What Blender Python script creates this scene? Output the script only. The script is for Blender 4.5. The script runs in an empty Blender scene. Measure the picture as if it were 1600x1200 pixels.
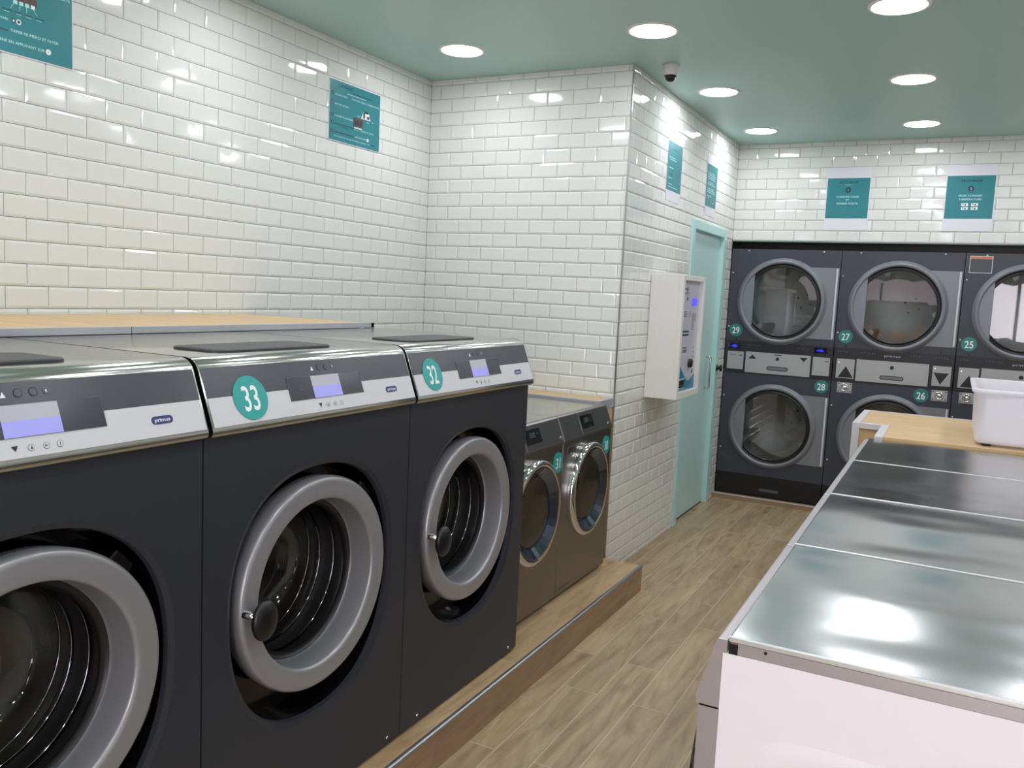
import bpy, math, random
from mathutils import Matrix, Vector
random.seed(7)
SC = bpy.context.scene
COL = SC.collection
PI = math.pi

# ---------------------------------------------------------------- camera
cam_d = bpy.data.cameras.new('camera')
cam = bpy.data.objects.new('camera', cam_d)
COL.objects.link(cam)
cam_d.sensor_width = 36.0
cam_d.lens = 1323.15 / 1600 * 36.0
cam_d.clip_start = 0.05
cam.matrix_world = (Matrix.Translation((2.846, -4.291, 1.5475))
                    @ Matrix.Rotation(math.radians(27.407), 4, 'Z')
                    @ Matrix.Rotation(math.radians(83.793), 4, 'X')
                    @ Matrix.Rotation(math.radians(2.7075), 4, 'Z'))
SC.camera = cam

# ---------------------------------------------------------------- world, view, lamp strength
W = bpy.data.worlds.new('World'); SC.world = W
W.use_nodes = True
W.node_tree.nodes['Background'].inputs[0].default_value = (1.0, 0.93, 1.0, 1)
W.node_tree.nodes['Background'].inputs[1].default_value = 9.0
SC.view_settings.view_transform = 'Standard'
SC.view_settings.look = 'None'
SC.view_settings.exposure = 0.0
SC.view_settings.gamma = 1.0
SC.view_settings.use_curve_mapping = False
LAMP = 51.0

# ---------------------------------------------------------------- room numbers (metres, floor z = 0)
CEIL = 2.75
XC = 1.245      # face of the wall with the door
YD = 2.412      # back wall / dryer fronts
XR = 4.75       # right wall
YF = -7.2       # front wall
L1 = 2.72       # height of a tile joint
PH, PW = 0.077, 0.15403
STEP = 0.136

# ---------------------------------------------------------------- materials
def lin(c):
    return tuple(((v / 255) / 12.92 if v / 255 <= 0.04045 else ((v / 255 + 0.055) / 1.055) ** 2.4) for v in c)

def mat(name, rgb, rough=0.5, metal=0.0, spec=0.5, emit=None, estr=0.0, coat=0.0, trans=0.0):
    m = bpy.data.materials.new(name); m.use_nodes = True
    b = m.node_tree.nodes['Principled BSDF']
    b.inputs['Base Color'].default_value = (*lin(rgb), 1)
    b.inputs['Roughness'].default_value = rough
    b.inputs['Metallic'].default_value = metal
    b.inputs['Specular IOR Level'].default_value = spec
    b.inputs['Coat Weight'].default_value = coat
    b.inputs['Transmission Weight'].default_value = trans
    if emit:
        b.inputs['Emission Color'].default_value = (*lin(emit), 1)
        b.inputs['Emission Strength'].default_value = estr
    return m

def nodes(m):
    return m.node_tree.nodes, m.node_tree.links, m.node_tree.nodes['Principled BSDF']

def add_noise_bump(m, scale=(8, 8, 8), strength=0.1, dist=0.01, detail=2.0, rough_var=None, col_var=None):
    N, K, b = nodes(m)
    tc = N.new('ShaderNodeTexCoord'); mp = N.new('ShaderNodeMapping')
    mp.inputs['Scale'].default_value = scale
    nz = N.new('ShaderNodeTexNoise'); nz.inputs['Scale'].default_value = 1.0; nz.inputs['Detail'].default_value = detail
    K.new(tc.outputs['Object'], mp.inputs['Vector']); K.new(mp.outputs[0], nz.inputs['Vector'])
    if strength:
        bp = N.new('ShaderNodeBump'); bp.inputs['Strength'].default_value = strength
        bp.inputs['Distance'].default_value = dist
        K.new(nz.outputs['Fac'], bp.inputs['Height']); K.new(bp.outputs[0], b.inputs['Normal'])
    if rough_var:
        mr = N.new('ShaderNodeMapRange'); mr.inputs['To Min'].default_value = rough_var[0]; mr.inputs['To Max'].default_value = rough_var[1]
        K.new(nz.outputs['Fac'], mr.inputs['Value']); K.new(mr.outputs[0], b.inputs['Roughness'])
    if col_var:
        mx = N.new('ShaderNodeMix'); mx.data_type = 'RGBA'
        mx.inputs['A'].default_value = (*lin(col_var[0]), 1); mx.inputs['B'].default_value = (*lin(col_var[1]), 1)
        mr = N.new('ShaderNodeMapRange'); mr.inputs['From Min'].default_value = 0.3; mr.inputs['From Max'].default_value = 0.7
        K.new(nz.outputs['Fac'], mr.inputs['Value'])
        K.new(mr.outputs[0], mx.inputs['Factor']); K.new(mx.outputs['Result'], b.inputs['Base Color'])
    return m

def thin_glass(name, tint=(255, 255, 255), refl=1.0, trans=0.9):
    m = bpy.data.materials.new(name); m.use_nodes = True
    N, K = m.node_tree.nodes, m.node_tree.links
    N.clear()
    out = N.new('ShaderNodeOutputMaterial'); mx = N.new('ShaderNodeMixShader')
    tr = N.new('ShaderNodeBsdfTransparent'); gl = N.new('ShaderNodeBsdfGlossy')
    tr.inputs[0].default_value = (*[v * trans for v in lin(tint)], 1)
    gl.inputs['Roughness'].default_value = 0.02
    fr = N.new('ShaderNodeFresnel'); fr.inputs['IOR'].default_value = 1.6
    ml = N.new('ShaderNodeMath'); ml.operation = 'MULTIPLY'; ml.inputs[1].default_value = refl; ml.use_clamp = True
    K.new(fr.outputs[0], ml.inputs[0]); K.new(ml.outputs[0], mx.inputs[0])
    K.new(tr.outputs[0], mx.inputs[1]); K.new(gl.outputs[0], mx.inputs[2]); K.new(mx.outputs[0], out.inputs[0])
    return m

M = {}
M['tile'] = mat('white_glazed_tile', (222, 224, 219), 0.07, spec=0.55)
add_noise_bump(M['tile'], (14, 14, 14), 0.10, 0.004, 1.0)
M['grout'] = mat('grey_green_grout', (132, 146, 142), 0.9)
M['ceiling'] = add_noise_bump(mat('teal_satin_paint', (172, 204, 198), 0.42, spec=0.4), (3, 3, 3), 0.05, 0.01)
M['plaster'] = mat('white_plaster', (225, 224, 220), 0.8)
M['teal_paint'] = add_noise_bump(mat('teal_door_paint', (184, 217, 213), 0.35), (60, 60, 60), 0.03, 0.001)
M['teal_frame'] = mat('teal_frame_paint', (180, 222, 218), 0.3)
M['alu'] = add_noise_bump(mat('brushed_aluminium', (178, 180, 182), 0.32, 1.0), (200, 4, 200), 0.05, 0.001)
M['alu_paint'] = mat('grey_lacquered_trim', (176, 178, 182), 0.35, 0.3)
M['white_trim'] = mat('light_grey_edge_band', (205, 205, 208), 0.4)
M['steel'] = mat('stainless_steel', (196, 196, 190), 0.2, 1.0)
add_noise_bump(M['steel'], (1.6, 4.5, 3.0), 0.12, 0.02, 1.0, rough_var=(0.13, 0.24))
M['steel_top'] = mat('mirror_like_steel_lid', (188, 190, 189), 0.25, 1.0)
add_noise_bump(M['steel_top'], (2.0, 3.2, 2.0), 0.42, 0.035, 0.6, rough_var=(0.14, 0.22))
_N, _K, _b = nodes(M['steel_top'])
_b.inputs['Anisotropic'].default_value = 0.92
_b.inputs['Anisotropic Rotation'].default_value = 0.25
_t = _N.new('ShaderNodeTangent'); _t.direction_type = 'RADIAL'; _t.axis = 'X'
_K.new(_t.outputs[0], _b.inputs['Tangent'])
M['steel_front'] = mat('steel_with_wood_reflection', (136, 133, 127), 0.3, 1.0)  # brown of the reflected wood is put into the base colour
add_noise_bump(M['steel_front'], (3, 3, 160), 0.04, 0.002, 2.0)
M['steel_panel'] = mat('dark_steel_panel', (112, 112, 112), 0.3, 0.9)
M['chrome'] = mat('chrome', (215, 215, 217), 0.05, 1.0)
M['anthracite'] = add_noise_bump(mat('anthracite_enamel', (47, 50, 57), 0.38, spec=0.4), (300, 300, 300), 0.04, 0.0005)
M['dryer_body'] = add_noise_bump(mat('dark_blue_grey_steel_sheet', (63, 66, 76), 0.4, spec=0.4), (250, 250, 250), 0.04, 0.0005)
M['dryer_grey'] = mat('mid_grey_metallic_paint', (128, 131, 138), 0.42, 0.25)
M['plate_grey'] = add_noise_bump(mat('light_grey_brushed_plate', (172, 174, 175), 0.4, 0.2), (300, 6, 6), 0.05, 0.001)
M['black'] = mat('black_plastic', (16, 16, 18), 0.35)
M['black_gloss'] = mat('gloss_black_plastic', (10, 10, 12), 0.12)
M['dark_strip'] = mat('dark_control_foil', (34, 35, 40), 0.35)
M['rubber'] = mat('grey_rubber', (62, 60, 60), 0.45)
M['ring'] = mat('silver_grey_paint', (160, 160, 163), 0.32, 0.45)
M['drum'] = mat('steel_drum', (150, 148, 146), 0.28, 0.9)
M['drum_light'] = mat('galvanised_drum', (176, 178, 176), 0.42, 0.6)
M['panel_dark'] = mat('dark_grey_panel_foil', (66, 68, 75), 0.25)
M['panel_light'] = mat('silver_panel_foil', (205, 205, 208), 0.35)
M['display_dark'] = mat('display_smoked', (58, 61, 68), 0.2)
M['screen'] = mat('lcd_screen', (150, 152, 160), 0.3, emit=(170, 172, 180), estr=0.35)
M['screen_blue'] = mat('lcd_screen_blue', (130, 130, 195), 0.3, emit=(150, 150, 215), estr=0.5)
M['led_blue'] = mat('blue_led_digits', (20, 20, 120), 0.4, emit=(30, 40, 255), estr=2.2)
M['led_white'] = mat('small_lit_indicator', (230, 230, 220), 0.4, emit=(255, 255, 235), estr=1.5)
M['teal_disc'] = mat('teal_sticker', (42, 158, 152), 0.35)
M['teal_dark_disc'] = mat('teal_sticker_on_dryers', (40, 128, 120), 0.35)
M['white_print'] = mat('white_print', (238, 242, 242), 0.4)
M['grey_print'] = mat('grey_print', (92, 94, 98), 0.4)
M['dim_print'] = mat('faint_grey_print', (82, 84, 92), 0.5)
M['black_print'] = mat('black_print', (24, 30, 38), 0.4)
M['navy'] = mat('navy_badge', (44, 54, 112), 0.35)
M['poster'] = mat('teal_poster_print', (44, 128, 136), 0.38, spec=0.4)
M['poster_ink'] = mat('dark_teal_ink', (12, 62, 72), 0.3)
M['poster_pale'] = mat('pale_cyan_ink', (176, 226, 226), 0.3)
M['poster_brown'] = mat('brown_picture_print', (92, 66, 66), 0.3)
M['paper'] = mat('laminated_white_paper', (220, 221, 227), 0.38)
M['oak'] = mat('oak_laminate', (206, 174, 128), 0.45)
add_noise_bump(M['oak'], (3, 30, 3), 0.02, 0.001, 4.0, col_var=((198, 165, 118), (214, 184, 140)))
M['white_paint'] = mat('white_lacquer', (232, 230, 226), 0.3)
M['enamel'] = add_noise_bump(mat('white_enamel', (250, 245, 250), 0.3), (120, 120, 120), 0.02, 0.0005)
M['orange_ink'] = mat('orange_label_print', (196, 120, 84), 0.5)
M['label_foil'] = mat('grey_label', (74, 76, 82), 0.5)
M['kiosk_foil'] = mat('grey_foil_with_print', (188, 190, 202), 0.3)
M['kiosk_blue'] = mat('kiosk_teal_wave', (44, 122, 152), 0.35)
M['kiosk_lcd'] = mat('kiosk_lcd', (50, 40, 200), 0.3, emit=(78, 66, 240), estr=1.1)
M['lamp'] = mat('led_diffuser', (255, 255, 255), 0.5, emit=(255, 255, 255), estr=LAMP)
M['lamp'].node_tree.nodes['Principled BSDF'].inputs['Emission Color'].default_value = (0.950, 0.955, 1.02, 1)
M['cam_white'] = mat('camera_housing', (208, 206, 210), 0.4)
M['smoked'] = mat('smoked_dome', (22, 24, 28), 0.08)
M['orange_seat'] = mat('orange_shell', (232, 150, 48), 0.4)
M['dust'] = mat('dust_speck', (150, 150, 150), 0.8)
M['glass_door'] = thin_glass('washer_door_glass', (240, 240, 242), 1.2, 0.95)
M['glass_dryer'] = thin_glass('dryer_door_glass', (225, 228, 228), 1.9, 0.92)
M['film'] = thin_glass('window_with_frosted_film', (192, 188, 189), 1.0, 0.85)
M['glass_shop'] = thin_glass('shop_window_glass', (255, 255, 255), 1.0, 0.95)
# translucent plastic of the tub
def tub_material():
    m = mat('milky_translucent_plastic', (246, 245, 250), 0.35)
    N, K, b = nodes(m)
    out = [n for n in N if n.type == 'OUTPUT_MATERIAL'][0]
    tl = N.new('ShaderNodeBsdfTranslucent'); tl.inputs[0].default_value = (0.95, 0.94, 0.97, 1)
    mx = N.new('ShaderNodeMixShader'); mx.inputs[0].default_value = 0.45
    K.new(b.outputs[0], mx.inputs[1]); K.new(tl.outputs[0], mx.inputs[2]); K.new(mx.outputs[0], out.inputs[0])
    return m
M['tub'] = tub_material()

def wood_floor(name, c1, c2, c3, joint, along='Y', u0=0.0, v0=0.0, length=0.9, width=0.1445, rough=0.4, squash=False):
    """Wood-look floor tiles laid lengthways along one axis, with thin pale joints."""
    m = bpy.data.materials.new(name); m.use_nodes = True
    N, K, b = nodes(m)
    tc = N.new('ShaderNodeTexCoord'); sep = N.new('ShaderNodeSeparateXYZ')
    K.new(tc.outputs['Object'], sep.inputs[0])
    cmb = N.new('ShaderNodeCombineXYZ')
    def off(src, val):
        a = N.new('ShaderNodeMath'); a.operation = 'ADD'; a.inputs[1].default_value = val
        K.new(src, a.inputs[0]); return a.outputs[0]
    if along == 'Y':
        U, V = off(sep.outputs['Y'], u0), off(sep.outputs['X'], v0)
    else:
        U, V = off(sep.outputs['Y'], u0), off(sep.outputs['Z'], v0)
    K.new(U, cmb.inputs['X']); K.new(V, cmb.inputs['Y'])
    br = N.new('ShaderNodeTexBrick')
    br.inputs['Scale'].default_value = 1.0
    br.inputs['Brick Width'].default_value = length
    br.inputs['Row Height'].default_value = width
    br.inputs['Mortar Size'].default_value = 0.0014
    br.inputs['Mortar Smooth'].default_value = 0.1
    br.inputs['Color1'].default_value = (0, 0, 0, 1)
    br.inputs['Color2'].default_value = (1, 1, 1, 1)
    br.inputs['Mortar'].default_value = (0.5, 0.5, 0.5, 1)
    br.offset = 0.37; br.offset_frequency = 2
    K.new(cmb.outputs[0], br.inputs['Vector'])
    # grain : noise stretched along the plank, shifted by the plank's random value
    sepc = N.new('ShaderNodeSeparateColor'); K.new(br.outputs['Color'], sepc.inputs[0])
    sh = N.new('ShaderNodeMath'); sh.operation = 'MULTIPLY'; sh.inputs[1].default_value = 37.0
    K.new(sepc.outputs[0], sh.inputs[0])
    cmb2 = N.new('ShaderNodeCombineXYZ')
    mu = N.new('ShaderNodeMath'); mu.operation = 'MULTIPLY'; mu.inputs[1].default_value = 2.2
    mv = N.new('ShaderNodeMath'); mv.operation = 'MULTIPLY'; mv.inputs[1].default_value = 16.0
    K.new(U, mu.inputs[0]); K.new(V, mv.inputs[0])
    K.new(mu.outputs[0], cmb2.inputs['X']); K.new(mv.outputs[0], cmb2.inputs['Y']); K.new(sh.outputs[0], cmb2.inputs['Z'])
    nz = N.new('ShaderNodeTexNoise'); nz.inputs['Scale'].default_value = 1.0; nz.inputs['Detail'].default_value = 5.0
    nz.inputs['Roughness'].default_value = 0.6; nz.inputs['Distortion'].default_value = 1.3
    K.new(cmb2.outputs[0], nz.inputs['Vector'])
    cr = N.new('ShaderNodeValToRGB')
    e = cr.color_ramp.elements
    e[0].position = 0.25; e[0].color = (*lin(c1), 1)
    e[1].position = 0.75; e[1].color = (*lin(c3), 1)
    k = cr.color_ramp.elements.new(0.48); k.color = (*lin(c2), 1)
    K.new(nz.outputs['Fac'], cr.inputs[0])
    # knots
    vo = N.new('ShaderNodeTexVoronoi'); vo.inputs['Scale'].default_value = 1.0
    cmb3 = N.new('ShaderNodeCombineXYZ')
    m3 = N.new('ShaderNodeMath'); m3.operation = 'MULTIPLY'; m3.inputs[1].default_value = 3.1
    m4 = N.new('ShaderNodeMath'); m4.operation = 'MULTIPLY'; m4.inputs[1].default_value = 7.0
    K.new(U, m3.inputs[0]); K.new(V, m4.inputs[0]); K.new(m3.outputs[0], cmb3.inputs['X']); K.new(m4.outputs[0], cmb3.inputs['Y'])
    K.new(cmb3.outputs[0], vo.inputs['Vector'])
    kr = N.new('ShaderNodeMapRange'); kr.inputs['From Min'].default_value = 0.03; kr.inputs['From Max'].default_value = 0.2
    kr.inputs['To Min'].default_value = 0.62; kr.inputs['To Max'].default_value = 1.0
    K.new(vo.outputs['Distance'], kr.inputs['Value'])
    # plank to plank tone
    pr = N.new('ShaderNodeMapRange'); pr.inputs['To Min'].default_value = 0.86; pr.inputs['To Max'].default_value = 1.1
    K.new(sepc.outputs[0], pr.inputs['Value'])
    pm = N.new('ShaderNodeMath'); pm.operation = 'MULTIPLY'
    K.new(kr.outputs[0], pm.inputs[0]); K.new(pr.outputs[0], pm.inputs[1])
    vm = N.new('ShaderNodeVectorMath'); vm.operation = 'SCALE'
    K.new(cr.outputs[0], vm.inputs[0]); K.new(pm.outputs[0], vm.inputs['Scale'])
    mx = N.new('ShaderNodeMix'); mx.data_type = 'RGBA'
    mx.inputs['B'].default_value = (*lin(joint), 1)
    K.new(br.outputs['Fac'], mx.inputs['Factor']); K.new(vm.outputs[0], mx.inputs['A'])
    K.new(mx.outputs['Result'], b.inputs['Base Color'])
    b.inputs['Roughness'].default_value = rough
    bp = N.new('ShaderNodeBump'); bp.inputs['Strength'].default_value = 0.25; bp.inputs['Distance'].default_value = 0.002
    iv = N.new('ShaderNodeMath'); iv.operation = 'SUBTRACT'; iv.inputs[0].default_value = 1.0
    K.new(br.outputs['Fac'], iv.inputs[1]); K.new(iv.outputs[0], bp.inputs['Height']); K.new(bp.outputs[0], b.inputs['Normal'])
    return m
M['floor'] = wood_floor('wood_look_floor_tiles', (134, 112, 84), (166, 144, 112), (186, 166, 134), (204, 186, 158),
                        u0=1.87 + 9.0, v0=-1.593 + 0.1445 * 20)
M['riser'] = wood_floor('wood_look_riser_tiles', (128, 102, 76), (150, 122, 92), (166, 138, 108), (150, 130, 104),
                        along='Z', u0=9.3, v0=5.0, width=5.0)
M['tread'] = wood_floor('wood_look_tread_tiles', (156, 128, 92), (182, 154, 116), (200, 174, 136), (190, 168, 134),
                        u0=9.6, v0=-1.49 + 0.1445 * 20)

# ---------------------------------------------------------------- mesh helpers
class MB:
    def __init__(s):
        s.v = []; s.f = []; s.m = []; s.sm = []
    def add(s, verts, faces, mi=0, smooth=False):
        o = len(s.v); s.v += [tuple(v) for v in verts]
        for f in faces:
            s.f.append(tuple(i + o for i in f)); s.m.append(mi); s.sm.append(smooth)
        return s
    def box(s, x0, x1, y0, y1, z0, z1, mi=0):
        return s.add([(x0, y0, z0), (x1, y0, z0), (x1, y1, z0), (x0, y1, z0), (x0, y0, z1), (x1, y0, z1), (x1, y1, z1), (x0, y1, z1)],
                     [(0, 3, 2, 1), (4, 5, 6, 7), (0, 1, 5, 4), (1, 2, 6, 5), (2, 3, 7, 6), (3, 0, 4, 7)], mi)
    def lathe(s, prof, c=(0, 0, 0), axis='x', n=72, mi=0, smooth=True, a0=0.0, a1=2 * PI, cap=False):
        """prof: list of (height along axis, radius)."""
        full = abs(a1 - a0 - 2 * PI) < 1e-6
        cols = n if full else n + 1
        V = []
        for h, r in prof:
            for i in range(cols):
                a = a0 + (a1 - a0) * i / n
                p, q = r * math.cos(a), r * math.sin(a)
                if axis == 'x': V.append((c[0] + h, c[1] + p, c[2] + q))
                elif axis == 'y': V.append((c[0] + q, c[1] + h, c[2] + p))
                else: V.append((c[0] + p, c[1] + q, c[2] + h))
        F = []
        for j in range(len(prof) - 1):
            for i in range(n):
                k = (i + 1) % cols
                F.append((j * cols + i, j * cols + k, (j + 1) * cols + k, (j + 1) * cols + i))
        s.add(V, F, mi, smooth)
        if cap:
            o = len(s.v) - len(V)
            s.f.append(tuple(o + i for i in range(cols))[::-1]); s.m.append(mi); s.sm.append(False)
            s.f.append(tuple(o + (len(prof) - 1) * cols + i for i in range(cols))); s.m.append(mi); s.sm.append(False)
        return s
    def prism_y(s, poly, y0, y1, mi=0, smooth=False):
        """poly: (x, z) points, extruded along y."""
        n = len(poly)
        V = [(x, y0, z) for x, z in poly] + [(x, y1, z) for x, z in poly]
        F = [(i, (i + 1) % n, n + (i + 1) % n, n + i) for i in range(n)]
        s.add(V, F, mi, smooth)
        o = len(s.v) - 2 * n
        s.f.append(tuple(o + i for i in range(n))[::-1]); s.m.append(mi); s.sm.append(False)
        s.f.append(tuple(o + n + i for i in range(n))); s.m.append(mi); s.sm.append(False)
        return s
    def tube(s, pts, r, mi=0, n=10):
        P = [Vector(p) for p in pts]
        rings = []
        for i, p in enumerate(P):
            d = (P[min(i + 1, len(P) - 1)] - P[max(i - 1, 0)]).normalized()
            up = Vector((0, 0, 1)) if abs(d.z) < 0.9 else Vector((1, 0, 0))
            a = d.cross(up).normalized(); b = d.cross(a).normalized()
            rings.append([p + a * (r * math.cos(2 * PI * k / n)) + b * (r * math.sin(2 * PI * k / n)) for k in range(n)])
        V = [q for R in rings for q in R]
        F = [(i * n + k, i * n + (k + 1) % n, (i + 1) * n + (k + 1) % n, (i + 1) * n + k) for i in range(len(P) - 1) for k in range(n)]
        F.append(tuple(range(n))[::-1]); F.append(tuple((len(P) - 1) * n + k for k in range(n)))
        return s.add(V, F, mi, True)
    def ellipsoid(s, c, r, mi=0, n=24, m=14):
        V = [(c[0] + r[0] * math.cos(t) , c[1] + r[1] * math.sin(t) * math.cos(p), c[2] + r[2] * math.sin(t) * math.sin(p))
             for t in [PI * (j + 0.0) / m for j in range(m + 1)] for p in [2 * PI * i / n for i in range(n)]]
        F = [(j * n + i, j * n + (i + 1) % n, (j + 1) * n + (i + 1) % n, (j + 1) * n + i) for j in range(m) for i in range(n)]
        return s.add(V, F, mi, True)
    # ---- flat marks on a plane frame (o = origin, u, v unit axes)
    def onplane(s, fr, pts, lift, mi=0, thick=0.0003):
        o, u, v = fr; nrm = u.cross(v).normalized()
        n = len(pts)
        A = [o + u * p[0] + v * p[1] + nrm * lift for p in pts]
        B = [a - nrm * thick for a in A]
        F = [tuple(range(n)), tuple(range(n, 2 * n))[::-1]] + [(i, n + i, n + (i + 1) % n, (i + 1) % n) for i in range(n)]
        return s.add([tuple(q) for q in A + B], F, mi)
    def rect(s, fr, a0, a1, b0, b1, lift, mi=0, thick=0.0003):
        return s.onplane(fr, [(a0, b0), (a1, b0), (a1, b1), (a0, b1)], lift, mi, thick)
    def disc(s, fr, a, b, r, lift, mi=0, thick=0.0003, n=40, ry=None):
        ry = ry or r
        return s.onplane(fr, [(a + r * math.cos(2 * PI * i / n), b + ry * math.sin(2 * PI * i / n)) for i in range(n)], lift, mi, thick)
    def pill(s, fr, a, b, w, h, lift, mi=0, thick=0.0003):
        r = h / 2; P = []
        for i in range(13): t = -PI / 2 + PI * i / 12; P.append((a + w / 2 - r + r * math.cos(t), b + r * math.sin(t)))
        for i in range(13): t = PI / 2 + PI * i / 12; P.append((a - w / 2 + r + r * math.cos(t), b + r * math.sin(t)))
        return s.onplane(fr, P, lift, mi, thick)
    def text(s, fr, txt, a, b, h, lift, mi=0, width=None, align='c', bold=0.0):
        """flat letters; h = cap height, width = total width if given."""
        cu = bpy.data.curves.new('lettering', 'FONT'); cu.body = txt; cu.size = 1.0; cu.offset = bold
        cu.resolution_u = 3
        ob = bpy.data.objects.new('lettering', cu)
        me = ob.to_mesh()
        if len(me.vertices):
            xs = [q.co.x for q in me.vertices]
            x0, x1 = min(xs), max(xs)
            sy = h / 0.72
            sx = (width / (x1 - x0)) if width else sy
            w = (x1 - x0) * sx
            ax = {'c': a - w / 2, 'l': a, 'r': a - w}[align]
            o, u, v = fr; nrm = u.cross(v).normalized()
            V = [tuple(o + u * (ax + (q.co.x - x0) * sx) + v * (b + q.co.y * sy) + nrm * lift) for q in me.vertices]
            s.add(V, [tuple(p.vertices) for p in me.polygons], mi)
        ob.to_mesh_clear(); bpy.data.objects.remove(ob); bpy.data.curves.remove(cu)
        return s
    def build(s, name, mats, parent=None, origin=(0, 0, 0), bevel=0.0, seg=2, angle=35):
        me = bpy.data.meshes.new(name)
        me.from_pydata([(x - origin[0], y - origin[1], z - origin[2]) for x, y, z in s.v], [], s.f)
        for m_ in (mats if isinstance(mats, (list, tuple)) else [mats]): me.materials.append(m_ if not isinstance(m_, str) else M[m_])
        me.polygons.foreach_set('material_index', s.m)
        me.polygons.foreach_set('use_smooth', s.sm)
        me.update()
        o = bpy.data.objects.new(name, me); COL.objects.link(o)
        if parent: o.parent = parent
        if bevel:
            b = o.modifiers.new('bevel', 'BEVEL'); b.width = bevel; b.segments = seg
            b.limit_method = 'ANGLE'; b.angle_limit = math.radians(angle)
        return o

def tag(o, label=None, cat=None, group=None, kind=None):
    if label: o['label'] = label
    if cat: o['category'] = cat
    if group: o['group'] = group
    if kind: o['kind'] = kind
    return o
def empty(name, loc, label, cat, group=None):
    o = bpy.data.objects.new(name, None); COL.objects.link(o); o.location = loc
    o.empty_display_size = 0.1
    return tag(o, label, cat, group)
def frame(o, u, v):
    return (Vector(o), Vector(u), Vector(v))

# ---------------------------------------------------------------- room shell
def tiled_wall(name, P, U, length, nrm, holes=(), joint0=0.0, z_to=CEIL, z_from=0.0, body=0.12, even_first=True):
    """A solid wall slab faced with bevelled metro tiles. P = start point at floor, U = unit along the wall,
    nrm = outward normal, holes = (s0, s1, z0, z1) openings."""
    P = Vector(P); U = Vector(U); Nn = Vector(nrm)
    mb = MB()
    # slab with openings, split in columns / rows around the holes
    ss = sorted({0.0, length, *[h[0] for h in holes], *[h[1] for h in holes]})
    zs = sorted({z_from, z_to, *[h[2] for h in holes], *[h[3] for h in holes]})
    # slabs meet behind the inner corners and stop short of the outer one
    ss[0] += 0.008 if name == 'wall_door' else -0.13
    ss[-1] += -0.008 if name == 'wall_inner' else 0.13
    for i in range(len(ss) - 1):
        for j in range(len(zs) - 1):
            cs, cz = (ss[i] + ss[i + 1]) / 2, (zs[j] + zs[j + 1]) / 2
            if any(h[0] < cs < h[1] and h[2] < cz < h[3] for h in holes): continue
            q = []
            for d in (-0.005, -body):
                for s_, z_ in ((ss[i], zs[j]), (ss[i + 1], zs[j]), (ss[i + 1], zs[j + 1]), (ss[i], zs[j + 1])):
                    p = P + U * s_ + Nn * d; q.append((p.x, p.y, z_))
            mb.add(q, [(0, 1, 2, 3), (7, 6, 5, 4), (0, 4, 5, 1), (1, 5, 6, 2), (2, 6, 7, 3), (3, 7, 4, 0)], 1)
    g = 0.0011; bv = 0.0085
    rnd = random.Random(name)
    k = -1
    while True:
        zt = L1 - k * PH; zb = zt - PH
        if zt <= z_from + 0.004: break
        z1, z0 = min(zt - g, z_to), max(zb + g, z_from)
        if z1 - z0 > 0.008:
            off = joint0 + (0.0 if (k % 2 == 0) else PW / 2)
            n0 = math.floor((0 - off) / PW) - 1
            n = n0
            while off + n * PW < length:
                s0, s1 = max(off + n * PW + g, 0.0), min(off + (n + 1) * PW - g, length)
                n += 1
                if s1 - s0 < 0.012: continue
                pieces = [(s0, s1, z0, z1)]
                for h in holes:
                    new = []
                    for a, b, c, d in pieces:
                        if b <= h[0] or a >= h[1] or d <= h[2] or c >= h[3]: new.append((a, b, c, d)); continue
                        if a < h[0]: new.append((a, h[0], c, d))
                        if b > h[1]: new.append((h[1], b, c, d))
                        a2, b2 = max(a, h[0]), min(b, h[1])
                        if c < h[2]: new.append((a2, b2, c, h[2]))
                        if d > h[3]: new.append((a2, b2, h[3], d))
                    pieces = new
                for a, b, c, d in pieces:
                    if b - a < 0.01 or d - c < 0.008: continue
                    # bevel only on real tile edges (cut edges stay straight)
                    ba = bv if abs(a - (off + (n - 1) * PW + g)) < 1e-4 else 0.001
                    bb = bv if abs(b - (off + n * PW - g)) < 1e-4 else 0.001
                    bc = bv if abs(c - (zb + g)) < 1e-4 else 0.001
                    bd = bv if abs(d - (zt - g)) < 1e-4 else 0.001
                    if b - a < ba + bb + 0.002 or d - c < bc + bd + 0.002: ba = bb = bc = bd = 0.001
                    t1, t2 = rnd.uniform(-1, 1) * 0.00045, rnd.uniform(-1, 1) * 0.0003
                    def pt(s_, z_, h_):
                        p = P + U * s_ + Nn * h_; return (p.x, p.y, z_)
                    o = [(a, c), (b, c), (b, d), (a, d)]
                    i_ = [(a + ba, c + bc), (b - bb, c + bc), (b - bb, d - bd), (a + ba, d - bd)]
                    hh = [0.0 - t1 - t2, t1 - t2, t1 + t2, -t1 + t2]
                    V = [pt(*q, -0.005) for q in o] + [pt(*q, -0.0026) for q in o] + [pt(q[0], q[1], hh[j]) for j, q in enumerate(i_)]
                    F = [(8, 9, 10, 11)] + [(4 + j, 4 + (j + 1) % 4, 8 + (j + 1) % 4, 8 + j) for j in range(4)] + \
                        [(j, (j + 1) % 4, 4 + (j + 1) % 4, 4 + j) for j in range(4)]
                    mb.add(V, F, 0)
        k += 1
    o = mb.build(name, ['tile', 'grout'])
    tag(o, kind='structure')
    return o
def struct(name, mb, mats, **kw):
    return tag(mb.build(name, mats, **kw), kind='structure')

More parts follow.
